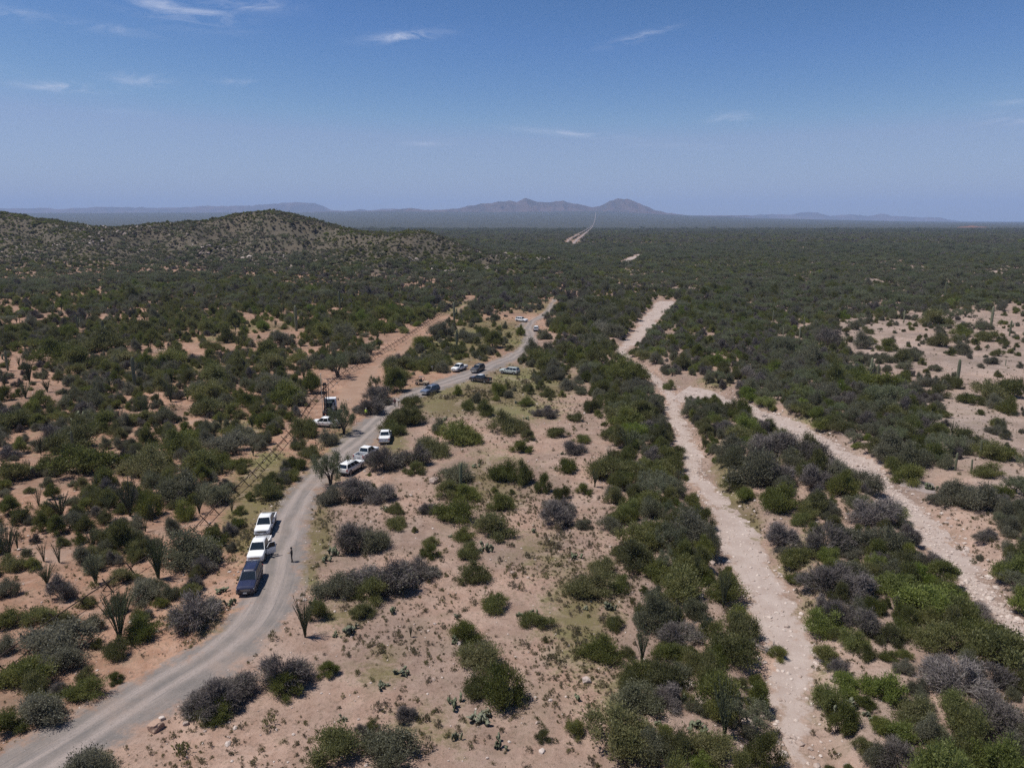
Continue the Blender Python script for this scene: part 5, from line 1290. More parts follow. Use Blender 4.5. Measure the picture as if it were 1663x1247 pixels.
 ((1243, 440, 3.117), """G 620 412 112 66;G 1120 660 170 130;G 1230 650 150 140;G 1120 360 120 70;G 880 390 120 90;K 740 460 120 66;K 620 470 90 50;K 470 470 90 66;K 500 400 110 90;K 700 500 80 40;K 860 510 64 46;K 1000 430 92 80;K 1140 475 72 46;G 1175 435 66 50;S 970 575 20 130;S 895 610 16 60;G 940 600 100 90;S 530 560 18 120;S 565 550 14 80;G 560 610 190 110;G 460 560 130 70
  K 760 640 100 80;G 850 650 110 80;K 840 590 80 66;G 1020 680 120 60;G 890 735 54 42;S 1085 945 22 90;S 960 1010 20 90;S 1040 1025 16 74;O 945 840 70 90;G 1000 900 150 100;G 1120 960 180 110;G 1200 970 150 90;K 1150 830 80 60;S 1140 290 16 110;K 1100 300 90 60;G 860 280 150 70;G 990 340 110 60;K 1060 1230 180 180;K 960 1210 170 160;G 1200 1160 130 90;G 1130 1060 140 90
  G 640 1000 150 90;K 600 960 140 90;G 700 1050 180 70;P 840 1080 80 60;G 860 980 150 110;K 900 1010 110 80;G 760 960 140 110;G 500 920 140 90;G 380 820 150 100;D 760 870 100 80;G 660 870 140 110;G 280 800 130 100;K 440 780 120 90;D 400 690 130 80;G 520 700 150 100;G 200 740 140 90;K 300 660 140 90;G 640 760 150 110;G 760 760 120 100;K 560 850 130 100;G 860 850 120 90
  G 270 440 130 90;S 172 350 12 70;S 195 280 10 50;S 38 260 10 60;D 60 950 220 150;D 230 1000 200 160;K 130 1000 150 110;D 60 1100 200 150;D 250 1130 200 150;K 380 1090 170 140;K 520 1120 180 120;D 400 1000 120 90;B 640 1240 150 110;K 460 1220 150 100;G 60 1180 140 90;G 260 1240 180 80;K 70 900 140 90;D 330 1060 150 110;G 10 1000 110 90
  B 170 660 150 70;G 30 520 120 60;G 100 590 120 80;K 30 620 110 80;B 40 530 120 60;K 140 540 120 80;G 220 560 140 90;K 250 640 120 80;G 340 580 110 80;T 680 690 40 24;K 500 640 110 70;S 1215 480 10 34;G 520 320 60 40;S 700 260 12 60;S 90 330 10 44;S 1235 330 12 80;S 910 120 10 66;S 880 240 10 70"""),
]
plants = []      # kind, x, y, width, height, by hand
def measured():
    items = []
    for (ox, oy, sc), txt in PIECES:
        for item in txt.replace('\n', ';').split(';'):
            f = item.split()
            if len(f) != 5: continue
            zx, zy, zw, zh = map(float, f[1:])
            items.append((f[0], ox + zx / sc, oy + zy / sc, zw / sc, zh / sc))
    X, Y = hit([i[1] for i in items], [i[2] for i in items])
    for (k, px, py, pw, ph), x, y in zip(items, X.tolist(), Y.tolist()):
        dep = y * CP + CAM_H * SP
        th = math.atan2(CAM_H, math.hypot(x, y))
        near_car = any(r[0] - 30 < px < r[2] + 30 and r[3] - 2 < py < r[3] + 45 for r in VEH_RECTS)
        w = pw * dep / F * ((1.0 if near_car else 1.34) if k in 'GBDK' else 0.92 if near_car else 1.0 if k == 'O' else 1.15); hh = ph * dep / F
        dirv = np.array([x, y]) / math.hypot(x, y)
        if k in 'OSM':
            h = hh / math.cos(th) if k == 'S' else max(0.6 * w, (hh - 0.2 * w * math.sin(th)) / math.cos(th))
            x, y = x + dirv[0] * 0.08 * w, y + dirv[1] * 0.08 * w
            if k == 'O': h = min(h, 6.5)
        else:
            h = (hh - 0.55 * w * math.sin(th)) / math.cos(th)
            h = min(max(h * 1.1, 0.42 * w), 0.95 * w)
            x, y = x + dirv[0] * 0.36 * w, y + dirv[1] * 0.36 * w
        if k == 'S': w = max(h * 0.24, 0.5)
        if k in 'GBDKP' and w > 1.6:
            # keep the beds of the washes and the road open: what grows on their edge leans over by less than half
            for P_ in (WASH_A, WASH_B, ROAD, TRACK):
                dd = np.hypot(P_.C[:, 0] - x, P_.C[:, 1] - y); j = int(np.argmin(dd - P_.hw)); over = 0.29 * w - (dd[j] - P_.hw[j])
                if 0 < over < w and dd[j] > 0.3 * P_.hw[j]:
                    x += (x - P_.C[j, 0]) / dd[j] * over; y += (y - P_.C[j, 1]) / dd[j] * over
        plants.append([k, float(x), float(y), w, h, True])
measured()

# regions in which the rest is filled in, from what the photograph shows there
def inside(px, py, poly):
    poly = np.array(poly, float); r = np.zeros(px.shape, bool); n = len(poly)
    for i in range(n):
        x1, y1 = poly[i]; x2, y2 = poly[(i + 1) % n]
        c = ((y1 > py) != (y2 > py)) & (px < (x2 - x1) * (py - y1) / (y2 - y1 + 1e-9) + x1)
        r ^= c
    return r
REG = [   # outline, cover, kinds with weights, mean width in metres
 ([(955, 560), (1005, 572), (1085, 655), (1105, 760), (1165, 880), (1225, 1000), (1230, 1100), (1262, 1260), (1240, 1420), (1030, 1420), (1040, 1240), (1010, 1100), (1075, 1010), (1020, 900), (990, 800), (1000, 700), (960, 620)], .80, 'GGGGKKGOBGM', 2.7),
 ([(1112, 668), (1180, 672), (1290, 722), (1400, 790), (1470, 850), (1540, 950), (1663, 1070), (1760, 1200), (1760, 1420), (1350, 1420), (1335, 1100), (1318, 1000), (1280, 930), (1230, 850), (1180, 770), (1130, 720)], .95, 'GKKDBBGG', 2.6),
 ([(1100, 492), (1180, 505), (1260, 520), (1330, 560), (1390, 610), (1500, 650), (1560, 690), (1600, 760), (1663, 800), (1760, 820), (1760, 1060), (1640, 960), (1560, 860), (1500, 800), (1420, 740), (1330, 690), (1240, 655), (1150, 625), (1085, 610), (1040, 585), (1070, 540)], .86, 'GKKKKMGDDBM', 2.9),
 ([(870, 470), (1060, 480), (1050, 520), (1000, 565), (960, 590), (880, 590), (880, 540), (905, 500)], .58, 'GKKGD', 3.2),
 ([(500, 690), (640, 640), (700, 650), (940, 620), (1000, 700), (990, 800), (1040, 900), (1060, 1010), (1010, 1250), (1000, 1420), (150, 1420), (300, 1180), (450, 1040), (495, 900)], .012, 'GTPT', 1.3),
 ([(-400, 560), (480, 560), (560, 600), (480, 700), (330, 860), (0, 1080), (-400, 1300)], .36, 'GGGKGKDKOKG', 2.7),
 ([(-400, 1300), (0, 1080), (330, 860), (480, 700), (560, 690), (400, 950), (150, 1110), (-300, 1400)], .30, 'GKGGDK', 2.4),
 ([(-600, 500), (720, 470), (740, 500), (640, 560), (520, 600), (480, 560), (-600, 565)], .36, 'GGGKOG', 3.1),
 ([(640, 560), (740, 500), (900, 490), (850, 560), (700, 620)], .16, 'GKKG', 2.4),
 ([(850, 560), (960, 590), (960, 640), (880, 660), (700, 650), (740, 610)], .14, 'GKG', 2.4),
 ([(-900, 425), (760, 425), (800, 480), (720, 500), (-900, 505)], .44, 'GGKGKDMO', 3.4),
 ([(760, 420), (950, 440), (905, 480), (740, 500)], .55, 'GGKKDM', 3.5),
 ([(1330, 555), (1400, 515), (1663, 500), (1900, 500), (1900, 800), (1600, 750), (1550, 690), (1480, 640), (1390, 600)], .07, 'KKGT', 1.9),
 ([(1090, 420), (1900, 415), (1900, 505), (1400, 520), (1260, 520), (1100, 490)], .52, 'GKKGGM', 3.2),
 ([(930, 420), (1100, 415), (1100, 495), (1060, 482), (930, 475)], .66, 'KKGGMD', 3.6),
]
occ = {}
def add_occ(x, y, r):
    occ.setdefault((int(x // 8), int(y // 8)), []).append((x, y, r))
def blocked(x, y, r, f=0.42):
    i, j = int(x // 8), int(y // 8)
    for a in (i - 1, i, i + 1):
        for b in (j - 1, j, j + 1):
            for (u, v, s) in occ.get((a, b), ()):
                if (x - u) ** 2 + (y - v) ** 2 < (f * (r + s)) ** 2: return True
    return False
for k, x, y, w, h, _ in plants: add_occ(x, y, w / 2)

def grid(y0, y1, cell):
    ny = int((y1 - y0) / cell); out = []
    for j in range(ny):
        yy = y0 + (j + .5) * cell; half = yy * 0.80 + 25
        n = int(2 * half / cell)
        xx = (np.arange(n) - n / 2 + .5) * cell
        out.append(np.stack([xx, np.full(n, yy)], 1))
    p = np.concatenate(out); return p + rng.uniform(-.5, .5, p.shape) * cell
far_pts = []     # kind index, x, y, w, h for the mass that no one would count
SAG = [(p[1], p[2], p[4]) for p in plants if p[0] == 'S']
SAG_PX = [(float(a), float(b), float(h * F / c)) for (sx_, sy_, h) in SAG for a, b, c in [project(sx_, sy_, 0.0)]]
def fill(y0, y1, cell, near):
    p = grid(y0, y1, cell); x, y = p[:, 0], p[:, 1]
    z = ground(x, y); px, py, dep = project(x, y, z)
    at = soil_attr(x, y, z)
    cover = np.zeros(len(x)); kinds = np.array([''] * len(x), object); mw = np.full(len(x), 3.0)
    done = np.zeros(len(x), bool)
    jx = px + rng.normal(0, 14, len(px)); jy = py + rng.normal(0, 1, len(px)) * np.clip((py - 360) * .10, 1, 16)
    for poly, cov, kk, w in REG:
        m = inside(jx, jy, poly) & ~done; done |= m
        cover[m] = cov; mw[m] = w; kinds[m] = kk
    rz, ry = ridge_at(x); hill = (rz * np.where(y < ry, smooth(-235, 0, y - ry), 1) > 3.0) & (np.abs(y - ry) < 330)
    m = ~done & hill; cover[m] = 0.85; mw[m] = 2.4; kinds[m] = 'KKGDKKGG'; done |= m
    hv = 0.75 + 1.0 * smooth(0.40, 0.58, fbm(x / 70, y / 55, 91, 3))
    cover = np.where(hill, np.maximum(cover, 0.8) * hv * (1 - .5 * at[:, 3]), cover)
    m = ~done; cover[m] = 0.48; mw[m] = 3.4; kinds[m] = 'KKGKMDGK'
    m = m & (y > 1200); cover[m] = 0.58; mw[m] = 5.0 * cell / 7.0; kinds[m] = 'KKGKD'
    cover = cover * (1 - 0.85 * at[:, 3])
    patch = fbm(x / 45, y / 45, 31, 3) * 0.6 + fbm(x / 14, y / 14, 32, 2) * 0.4
    cover = np.clip(cover * (0.35 + 1.15 * smooth(0.36, 0.60, patch)), 0, 0.97)
    u = rng.uniform(0, 1, len(x)); sp_ = fbm(x / 70, y / 110, 61, 3) if near else .5 * fbm(x / 70, y / 110, 61, 3) + .5 * fbm(x / 420, y / 260, 63, 3)
    # cover becomes a chance from the mean plant's area
    chance = np.clip(cover * cell * cell / (0.40 * mw ** 2), 0, 1)
    keep = u < chance
    d = np.full(len(x), 1e3)
    nb = y < 700
    for P_ in (ROAD, SPUR, TRACK, BAR): d[nb] = np.minimum(d[nb], P_.dist(x[nb], y[nb]))
    for P_ in (WASH_A, WASH_B): d[nb] = np.minimum(d[nb], P_.dist(x[nb], y[nb]) + 0.2)
    d[~nb] = np.minimum(BORDER.dist(x[~nb], y[~nb]), BORDER2.dist(x[~nb], y[~nb]) + 0)
    d = np.minimum(d, FARWASH.dist(x, y) - 1)
    for i in np.nonzero(keep)[0]:
        w = 1.12 * mw[i] * math.exp(rng.normal(0, .34)); k = kinds[i][rng.integers(len(kinds[i]))]
        if y[i] > 240 and k in 'GKD':
            if sp_[i] > .52 and rng.uniform() < .6: k = 'DKM'[rng.integers(3)]
            elif sp_[i] < .47 and rng.uniform() < .55: k = 'GGB'[rng.integers(3)]
        if k == 'O': w = rng.uniform(1.4, 2.6); h = rng.uniform(2.2, 3.8)
        elif k == 'S': w = 1.2; h = rng.uniform(3.0, 7.0)
        elif k == 'T': w = rng.uniform(.7, 1.3); h = .5 * w
        elif k == 'P': w = rng.uniform(1.0, 2.0); h = .5 * w
        elif k == 'M': h = .62 * w
        else: h = w * rng.uniform(.50, .80) * (0.62 if y[i] > 420 else 1.0)
        if d[i] < (0.42 * w if k not in 'S' else 1.5) + (3.0 if y[i] > 1200 else 0): continue
        if near:
            if k != 'T' and blocked(x[i], y[i], w / 2): continue
            a, b = px[i], py[i]; rr = w * F / dep[i] / 2; hr = h * F / dep[i]
            if any(r[0] - 4 < a + rr and a - rr < r[2] + 4 and b - hr - rr * .4 < r[3] + 1 and b + rr * .4 > r[1] for r in VEH_RECTS): continue
            if any(abs(a - q[0]) < rr + 2 and q[1] - 2 < b and b - hr < q[1] - .15 * q[2] for q in SAG_PX): continue
            if any(abs(a - q[0]) < rr + 8 and -6 < b - q[1] < hr + 8 for q in PEOPLE): continue
            if ((FX - x[i]) ** 2 + (FY - y[i]) ** 2).min() < (1.2 + .3 * w) ** 2: continue
            add_occ(x[i], y[i], w / 2); plants.append([k, float(x[i]), float(y[i]), w, h, False])
        else:
            far_pts.append((k, x[i], y[i], w, h))
fill(28, 330, 1.9, True)
fill(330, 720, 3.0, True)
fill(720, 1300, 2.9, False)
fill(1300, 3600, 8.0, False)
# saguaros that stand out on the hill and on the right-hand flats
for px, py, hp in ((503 / 3.96, 366, 7), (450, 345, 5), (470, 346, 4), (395, 352, 4), (340, 360, 4), (300, 364, 5), (690, 373, 6), (675, 376, 5), (110, 362, 6), (60, 352, 4), (560, 372, 4)):
    rz, ry = ridge_at((px - CX) / F * 745)
    yy = float(ry) - 4; x = (px - CX) / F * (yy * CP + (CAM_H - rz) * SP); plants.append(['S', float(x), yy, 1.2, hp * yy / F * 1.1, True])

PZ = ground(np.array([p[1] for p in plants]), np.array([p[2] for p in plants]))
PPX, PPY, PDEP = project(np.array([p[1] for p in plants]), np.array([p[2] for p in plants]), PZ)
PWPX = np.array([p[3] for p in plants]) * F / PDEP; PHPX = np.array([p[4] for p in plants]) * F / PDEP

# ------------------------------------------------------------------ names for the single plants: told apart by what stands next to them
def gp(px, py):
    """the spot on the ground seen at this point of the photograph"""
    z = 0.0
    for _ in range(6):
        x, y = on_plane(px, py, z); z = float(ground_base(x, y))
    return float(x), float(y)
LAND = {'the far bend of the dirt track': gp(713, 523), 'the mouth of the dirt track': gp(585, 632), 'the ocotillo at the left edge': gp(15, 914), 'the corner where the road leaves': gp(10, 1205), 'the shrub line at the left edge': gp(20, 700), 'the big shrub with the saguaro inside': gp(160, 780), 'the parting of road and spur': gp(852, 528),
        'the saguaro at the left edge': gp(13, 604), 'the thin saguaro before the dark belt': gp(170, 558), 'the armed saguaro behind the drill rig': gp(482, 540), 'the mesquite by the barrier': gp(548, 613),
        'the largest boulder on the wash bank': gp(1142, 1150), 'the boulder on the lip of the wash': gp(1225, 1110), 'the pale boulder high in the belt': gp(1075, 937), 'the dead log': gp(1103, 1232), 'the long pale rock': gp(705, 784),
        'the leafy ocotillo beside the wash belt': gp(1020, 735), 'the ocotillo on the road verge': gp(496, 1036), 'the big ocotillo left of the barrier': gp(258, 942), 'the stony crossing': gp(1250, 685), 'the bend in the upper road': gp(862, 548), 'the pickup in front of the drill rig': gp(532, 690),
        'the navy off-roader': gp(407, 945), 'the pickup with the open door': gp(424, 895), 'the lone person on the road': gp(474, 911), 'the drill rig': gp(536, 672), 'the slate blue off-roader': gp(700, 637),
        'the black pickup': gp(780, 621), 'the silver-green off-roader': gp(828, 609), 'the white pickup with red tail lamps': gp(625, 720), 'the pickup with the open dark bed': gp(597, 744), 'the white pickup by the shade tree': gp(746, 603),
        'the large boulder by the road': gp(254, 1184), 'the dead branch pile in the wash': gp(1255, 1042), 'the fork of the washes': gp(1095, 645), 'the gravel bar': gp(1495, 795), 'the near end of the left wash': gp(1300, 1240),
        'the tall saguaro on red soil': gp(219, 626), 'the saguaro in the middle field': gp(748, 794), 'the three saguaros by the right bank': gp(1565, 765),
        'the near end of the road': gp(60, 1230), 'the tip of the dirt track': gp(765, 485), 'the far white off-roader': gp(848, 524), 'the upper bend of the wash': gp(1010, 568), 'the top of the wash': gp(1080, 495),
        'the narrows of the left wash': gp(1125, 760), 'the middle bend of the right wash': gp(1410, 765), 'the lower end of the right wash': gp(1640, 1020), 'the white off-roader behind the tree': gp(567, 768),
        'the lower end of the barrier': gp(30, 1062), 'the open middle of the barrier': gp(404, 784), 'the saguaro on the bare right flat': gp(1554, 625), 'the people by the bend': gp(645, 660),
        'the hi-vis worker at the road edge': gp(595, 677), 'the wide bend of the road': gp(490, 900), 'the bare bank right of the wash': gp(1560, 690)}
ORD = ['', 'second ', 'third ', 'fourth ', 'fifth ', 'sixth ', 'seventh ', 'eighth ', 'ninth ', 'tenth ']
def quadrant(dx, dy):
    if abs(dx) > abs(dy): return 'right of' if dx > 0 else 'left of'
    return 'beyond' if dy > 0 else 'before'
rank = {}
arr_k = np.array([p[0] for p in plants]); arr_x = np.array([p[1] for p in plants]); arr_y = np.array([p[2] for p in plants])
cand = [[] for _ in plants]
for nm, (lx, ly) in LAND.items():
    dx = arr_x - lx; dy = arr_y - ly; dist = np.hypot(dx, dy)
    for q in ('right of', 'left of', 'beyond', 'before'):
        mq = {'right of': (np.abs(dx) > np.abs(dy)) & (dx > 0), 'left of': (np.abs(dx) > np.abs(dy)) & (dx <= 0), 'beyond': (np.abs(dx) <= np.abs(dy)) & (dy > 0), 'before': (np.abs(dx) <= np.abs(dy)) & (dy <= 0)}[q]
        for k in KIND:
            ii = np.nonzero(mq & (arr_k == k) & (dist < 120))[0]
            ii = ii[np.argsort(dist[ii])]
            for r, i in enumerate(ii[:10]): cand[i].append((r + dist[i] / 12, r, q, nm))
def zone(i):
    px, py = PPX[i], PPY[i]
    if py < 425 and px < 900: return 'on the dark rocky hills at the left'
    if py < 470: return 'on the far plain before the mountains'
    if px < np.interp(py, ROADX[:, 0], ROADX[:, 1]) - 20: return 'on the red soil left of the barrier' if py < 900 else 'on the slope left of the road'
    if WASH_A.dist(arr_x[i], arr_y[i])[0] < 15 and px < 1150: return 'in the thick belt along the left wash'
    if inside(np.array([px]), np.array([py]), REG[1][0])[0]: return 'on the island between the two washes'
    if inside(np.array([px]), np.array([py]), REG[2][0])[0]: return 'in the thicket along the right wash bank'
    if px > 1100: return 'on the pale flats right of the washes'
    return 'on the open ground between road and wash'
used = set()
def plant_label(i):
    k = plants[i][0]; word = KIND[k][2]
    for _, r, q, nm in sorted(cand[i]):
        s = f"{ORD[r] + 'nearest' if r else 'nearest'} {word} {q} {nm}"
        if len(s.split()) > 16: continue
        if s not in used:
            used.add(s); return s, None
    s = f'{word} {zone(i)}'
    return s, None

# ------------------------------------------------------------------ single plants as objects, the rest as a mass
LIMIT = {'G': 290, 'B': 60, 'D': 110, 'K': 170, 'M': 30, 'O': 90, 'S': 64, 'P': 70, 'T': 120}
GROUPN = {'G': 'dark green shrubs of the desert', 'B': 'bright green shrubs along the washes', 'D': 'grey leafless shrubs', 'K': 'dusky shrubs of the thickets', 'M': 'mesquite trees', 'O': 'ocotillos', 'S': 'saguaros', 'P': 'prickly pear clumps', 'T': 'low leafy tufts'}
inview = (PPX > -PWPX * .4) & (PPX < 1663 + PWPX * .4) & (PPY < 1247 + PHPX * .8) & (PPY > 330)
single = np.zeros(len(plants), bool)
for k in KIND:
    ii = np.nonzero((arr_k == k) & inview)[0]
    size = np.where(k == 'S', PHPX[ii], PWPX[ii]) * (1 + 0.0 * PPY[ii])
    ii = ii[np.argsort(-size)][:LIMIT[k]]
    single[ii] = True
order = sorted(np.nonzero(single)[0], key=lambda i: (not plants[i][5], -PWPX[i]))
for n_, i in enumerate(order):
    k, x, y, w, h, hand = plants[i]; name, cat, _ = KIND[k]
    vs = PROTO[k]; v = vs[rng.integers(len(vs))]
    if k == 'S': v = vs[(0, 1, 0, 3, 1, 2, 0, 4)[rng.integers(8)]] if h > 4 else vs[rng.integers(2)]
    if k == 'O' and hand: v = vs[(1, 2, 3, 5)[rng.integers(4)]]
    lab, _ = plant_label(i)
    rz_ = rng.uniform(0, 6.283); z = float(PZ[i])
    if k in 'PT':
        o = link(name, v[0]); part_list = ()
    else:
        o = bpy.data.objects.new(name, None); o.empty_display_size = 0.3; COL.objects.link(o)
        if k == 'S': part_list = [('trunk', v[0])] + [('arm', a) for a in v[1]]
        else: part_list = [({'O': 'wands'}.get(k, 'crown'), v[0]), ({'O': 'base', 'M': 'trunk'}.get(k, 'stems'), v[1])]
    o.location = (x, y, z); o.rotation_euler = (0, 0, rz_)
    if k == 'S': o.scale = (h * 1.3, h * 1.3, h)
    elif k == 'O': o.scale = (w / 2 * 0.95, w / 2 * 0.95, h)
    else:
        e = rng.uniform(0.88, 1.13); o.scale = (w / 2 * e, w / 2 / e, h)
    for nm, me in part_list: link(nm, me, o)
    tag(o, lab, cat, GROUPN[k])
labels = {}

# the mass: instances of the same plants through geometry nodes
STORE = bpy.data.collections.new('scrub_kinds')
store_index = {}
def store(k, vi, meshes):
    name = f'kind_{len(store_index):03d}'
    bm = bmesh.new(); mats = []; 
    me = None
    if len(meshes) == 1: me = meshes[0]
    else:
        V = []; Q = []; tint = []; mi = []; off = 0
        for m_ in meshes:
            n = len(m_.vertices); c = np.zeros(n * 3, np.float32); m_.vertices.foreach_get('co', c); V.append(c.reshape(-1, 3))
            q = np.zeros(len(m_.loops), np.int32); m_.loops.foreach_get('vertex_index', q); Q.append(q.reshape(-1, 4) + off); off += n
            t = np.full(n, .4, np.float32)
            if 'tint' in m_.attributes: m_.attributes['tint'].data.foreach_get('value', t)
            tint.append(t)
            a = np.zeros(len(m_.polygons), np.int32); m_.polygons.foreach_get('material_index', a); mi.append(a + len(mats)); mats += list(m_.materials)
        me = np_mesh(name, np.concatenate(V), np.concatenate(Q)); set_tint(me, np.concatenate(tint))
        for m_ in mats: me.materials.append(m_)
        me.polygons.foreach_set('material_index', np.concatenate(mi).astype(np.int32))
    bm.free()
    o = bpy.data.objects.new(name, me); STORE.objects.link(o)
    store_index[(k, vi)] = len(store_index)
for k in PROTO:
    for vi, v in enumerate(PROTO[k]):
        store(k, vi, [v[0]] if k in 'PT' else ([v[0]] + list(v[1]) if k == 'S' else [v[0], v[1]]))

def stone_mesh(seed):
    g = np.random.default_rng(seed); bm = bmesh.new(); bmesh.ops.create_icosphere(bm, subdivisions=1, radius=1.0)
    for v in bm.verts: v.co = Vector((v.co.x * g.uniform(.7, 1.15), v.co.y * g.uniform(.7, 1.15), v.co.z * g.uniform(.45, .8)))
    me = bpy.data.meshes.new('stone'); bm.to_mesh(me); bm.free()
    return me
def stone_mat(name, a, b):
    m, t, out = new_mat(name); oi = t.n('ShaderNodeObjectInfo'); tcn = t.n('ShaderNodeTexCoord')
    c = t.mix(oi.outputs['Random'], a, b)
    c = t.mix(t.ramp(t.noise(tcn.outputs['Object'], 2.5, 5, .7), .45, .7, 0, .5), c, (.16, .12, .10))
    principled(t, out, c, .9, 0, .2); return m
STONE_M = stone_mat('pale_stone', (.56, .48, .43), (.36, .28, .24))
stones = []
for s in range(4):
    me = stone_mesh(s); me.materials.append(STONE_M); stones.append(me)
    o = bpy.data.objects.new(f'kind_{len(store_index):03d}', me); STORE.objects.link(o); store_index[('R', s)] = len(store_index)

def gn_tree():
    ng = bpy.data.node_groups.new('spread', 'GeometryNodeTree')
    ng.interface.new_socket('Geometry', in_out='INPUT', socket_type='NodeSocketGeometry'); ng.interface.new_socket('Geometry', in_out='OUTPUT', socket_type='NodeSocketGeometry')
    N = ng.nodes; L = ng.links
    gi = N.new('NodeGroupInput'); go = N.new('NodeGroupOutput')
    ci = N.new('GeometryNodeCollectionInfo'); ci.inputs['Collection'].default_value = STORE; ci.inputs['Separate Children'].default_value = True; ci.inputs['Reset Children'].default_value = True
    ip = N.new('GeometryNodeInstanceOnPoints'); ip.inputs['Pick Instance'].default_value = True
    def attr(name, dt):
        a = N.new('GeometryNodeInputNamedAttribute'); a.data_type = dt; a.inputs['Name'].default_value = name; return a.outputs['Attribute']
    L.new(gi.outputs[0], ip.inputs['Points']); L.new(ci.outputs[0], ip.inputs['Instance'])
    L.new(attr('pick', 'INT'), ip.inputs['Instance Index']); L.new(attr('turn', 'FLOAT_VECTOR'), ip.inputs['Rotation']); L.new(attr('size', 'FLOAT_VECTOR'), ip.inputs['Scale'])
    L.new(ip.outputs[0], go.inputs[0])
    return ng
SPREAD = gn_tree()
def mass(name, xyz, pick, turn, size):
    me = bpy.data.meshes.new(name); n = len(xyz)
    me.vertices.add(n); me.vertices.foreach_set('co', np.asarray(xyz, np.float32).ravel())
    me.attributes.new('pick', 'INT', 'POINT').data.foreach_set('value', np.asarray(pick, np.int32))
    me.attributes.new('turn', 'FLOAT_VECTOR', 'POINT').data.foreach_set('vector', np.asarray(turn, np.float32).ravel())
    me.attributes.new('size', 'FLOAT_VECTOR', 'POINT').data.foreach_set('vector', np.asarray(size, np.float32).ravel())
    o = link(name, me, kind='stuff'); md = o.modifiers.new('spread', 'NODES'); md.node_group = SPREAD
    return o
def mass_of(name, rows):
    """rows of kind, x, y, w, h"""
    k = [r[0] for r in rows]; x = np.array([r[1] for r in rows], float); y = np.array([r[2] for r in rows], float); w = np.array([r[3] for r in rows], float); h = np.array([r[4] for r in rows], float)
    z = ground(x, y)
    pick = [store_index[(a, int(rng.integers(len(PROTO[a]) if a != 'S' else 3)))] for a in k]
    isS = np.array([a == 'S' for a in k])
    sx = np.where(isS, h, w / 2)
    turn = np.stack([np.zeros(len(x)), np.zeros(len(x)), rng.uniform(0, 6.283, len(x))], 1)
    return mass(name, np.stack([x, y, z], 1), pick, turn, np.stack([sx, sx, h], 1))
rest = [tuple(plants[i][:5]) for i in np.nonzero(~single)[0]]
mass_of('desert_scrub', rest + far_pts)

# low annuals, twigs and grass between the shrubs
def herbs():
    rows = []
    for y0, y1, cell, pr in ((30, 95, .36, .46), (95, 170, .70, .42), (170, 300, 1.3, .4)):
        p = grid(y0, y1, cell); x, y = p[:, 0], p[:, 1]; z = ground_base(x, y)
        px, py, dep = project(x, y, z)
        m0 = (px > -80) & (px < 1750) & (py < 1330); x, y, z, px, py = x[m0], y[m0], z[m0], px[m0], py[m0]
        a = soil_attr(x, y, z)
        f = fbm(x / 9, y / 9, 55, 3)
        pr_ = pr * smooth(.30, .62, f) * (0.55 + 2.6 * a[:, 1]) * np.where(px < np.interp(py, ROADX[:, 0], ROADX[:, 1]) - 60, .6, 1.0)
        keep = rng.uniform(0, 1, len(x)) < pr_; x, y, a = x[keep], y[keep], a[keep]
        d = np.minimum(np.minimum(ROAD.dist(x, y), TRACK.dist(x, y)), np.minimum(WASH_A.dist(x, y), WASH_B.dist(x, y)))
        ok = d > .3; x, y, a = x[ok], y[ok], a[ok]
        w = np.exp(rng.normal(math.log(.40), .5, len(x))) * (1 + .5 * a[:, 1])
        for i in range(len(x)): rows.append(('T', x[i], y[i], w[i], w[i] * rng.uniform(.35, .7)))
    return rows
H = herbs()
mass_of('ground_plants', H)

def stones_mass():
    P = []; S = []
    def strip(path, n, smin, smax, spread):
        i = rng.integers(0, len(path.t), n); u = rng.normal(0, spread, n)
        x = path.C[i, 0] + path.N[i, 0] * path.hw[i] * u + rng.uniform(-.4, .4, n); y = path.C[i, 1] + path.N[i, 1] * path.hw[i] * u + rng.uniform(-.4, .4, n)
        s = np.exp(rng.uniform(math.log(smin), math.log(smax), n)); P.append(np.stack([x, y], 1)); S.append(s)
    strip(WASH_A, 3600, .05, .26, .75); strip(WASH_B, 2800, .05, .26, .75)
    strip(WASH_A, 420, .2, .48, 1.25); strip(WASH_B, 300, .2, .48, 1.3)
    i = rng.integers(0, len(ROAD.t), 900); sgn = rng.choice([-1, 1], 900); o = ROAD.hw[i] + rng.exponential(.7, 900) - .2
    P.append(np.stack([ROAD.C[i, 0] + ROAD.N[i, 0] * o * sgn, ROAD.C[i, 1] + ROAD.N[i, 1] * o * sgn], 1)); S.append(rng.uniform(.04, .14, 900))
    y = 35 + rng.uniform(0, 1, 5200) ** .8 * 170; x = rng.uniform(-.75, .75, 5200) * y
    P.append(np.stack([x, y], 1)); S.append(np.exp(rng.normal(math.log(.085), .5, 5200)))
    # pale outcrops on the hill
    rx = rng.uniform(-620, 60, 9000); rz, ry = ridge_at(rx); yy = ry - rng.uniform(-15, 170, 9000)
    keep = (rz > 8) & (rng.uniform(0, 1, 9000) < smooth(.50, .60, fbm(rx / 40, yy / 40, 77, 3)))
    P.append(np.stack([rx[keep], yy[keep]], 1)); S.append(np.exp(rng.normal(math.log(.65), .45, keep.sum())))
    p = np.concatenate(P); s = np.concatenate(S); d = ROAD.dist(p[:, 0], p[:, 1]); ok = d > -.6; p, s = p[ok], s[ok]
    z = ground(p[:, 0], p[:, 1]) + .02
    n = len(p)
    turn = np.stack([rng.uniform(-.3, .3, n), rng.uniform(-.3, .3, n), rng.uniform(0, 6.283, n)], 1)
    mass('scattered_stones', np.concatenate([p, z[:, None]], 1), [store_index[('R', int(k))] for k in rng.integers(0, 4, n)], turn, np.stack([s, s * rng.uniform(.7, 1.2, n), s * rng.uniform(.7, 1.1, n)], 1))
stones_mass()

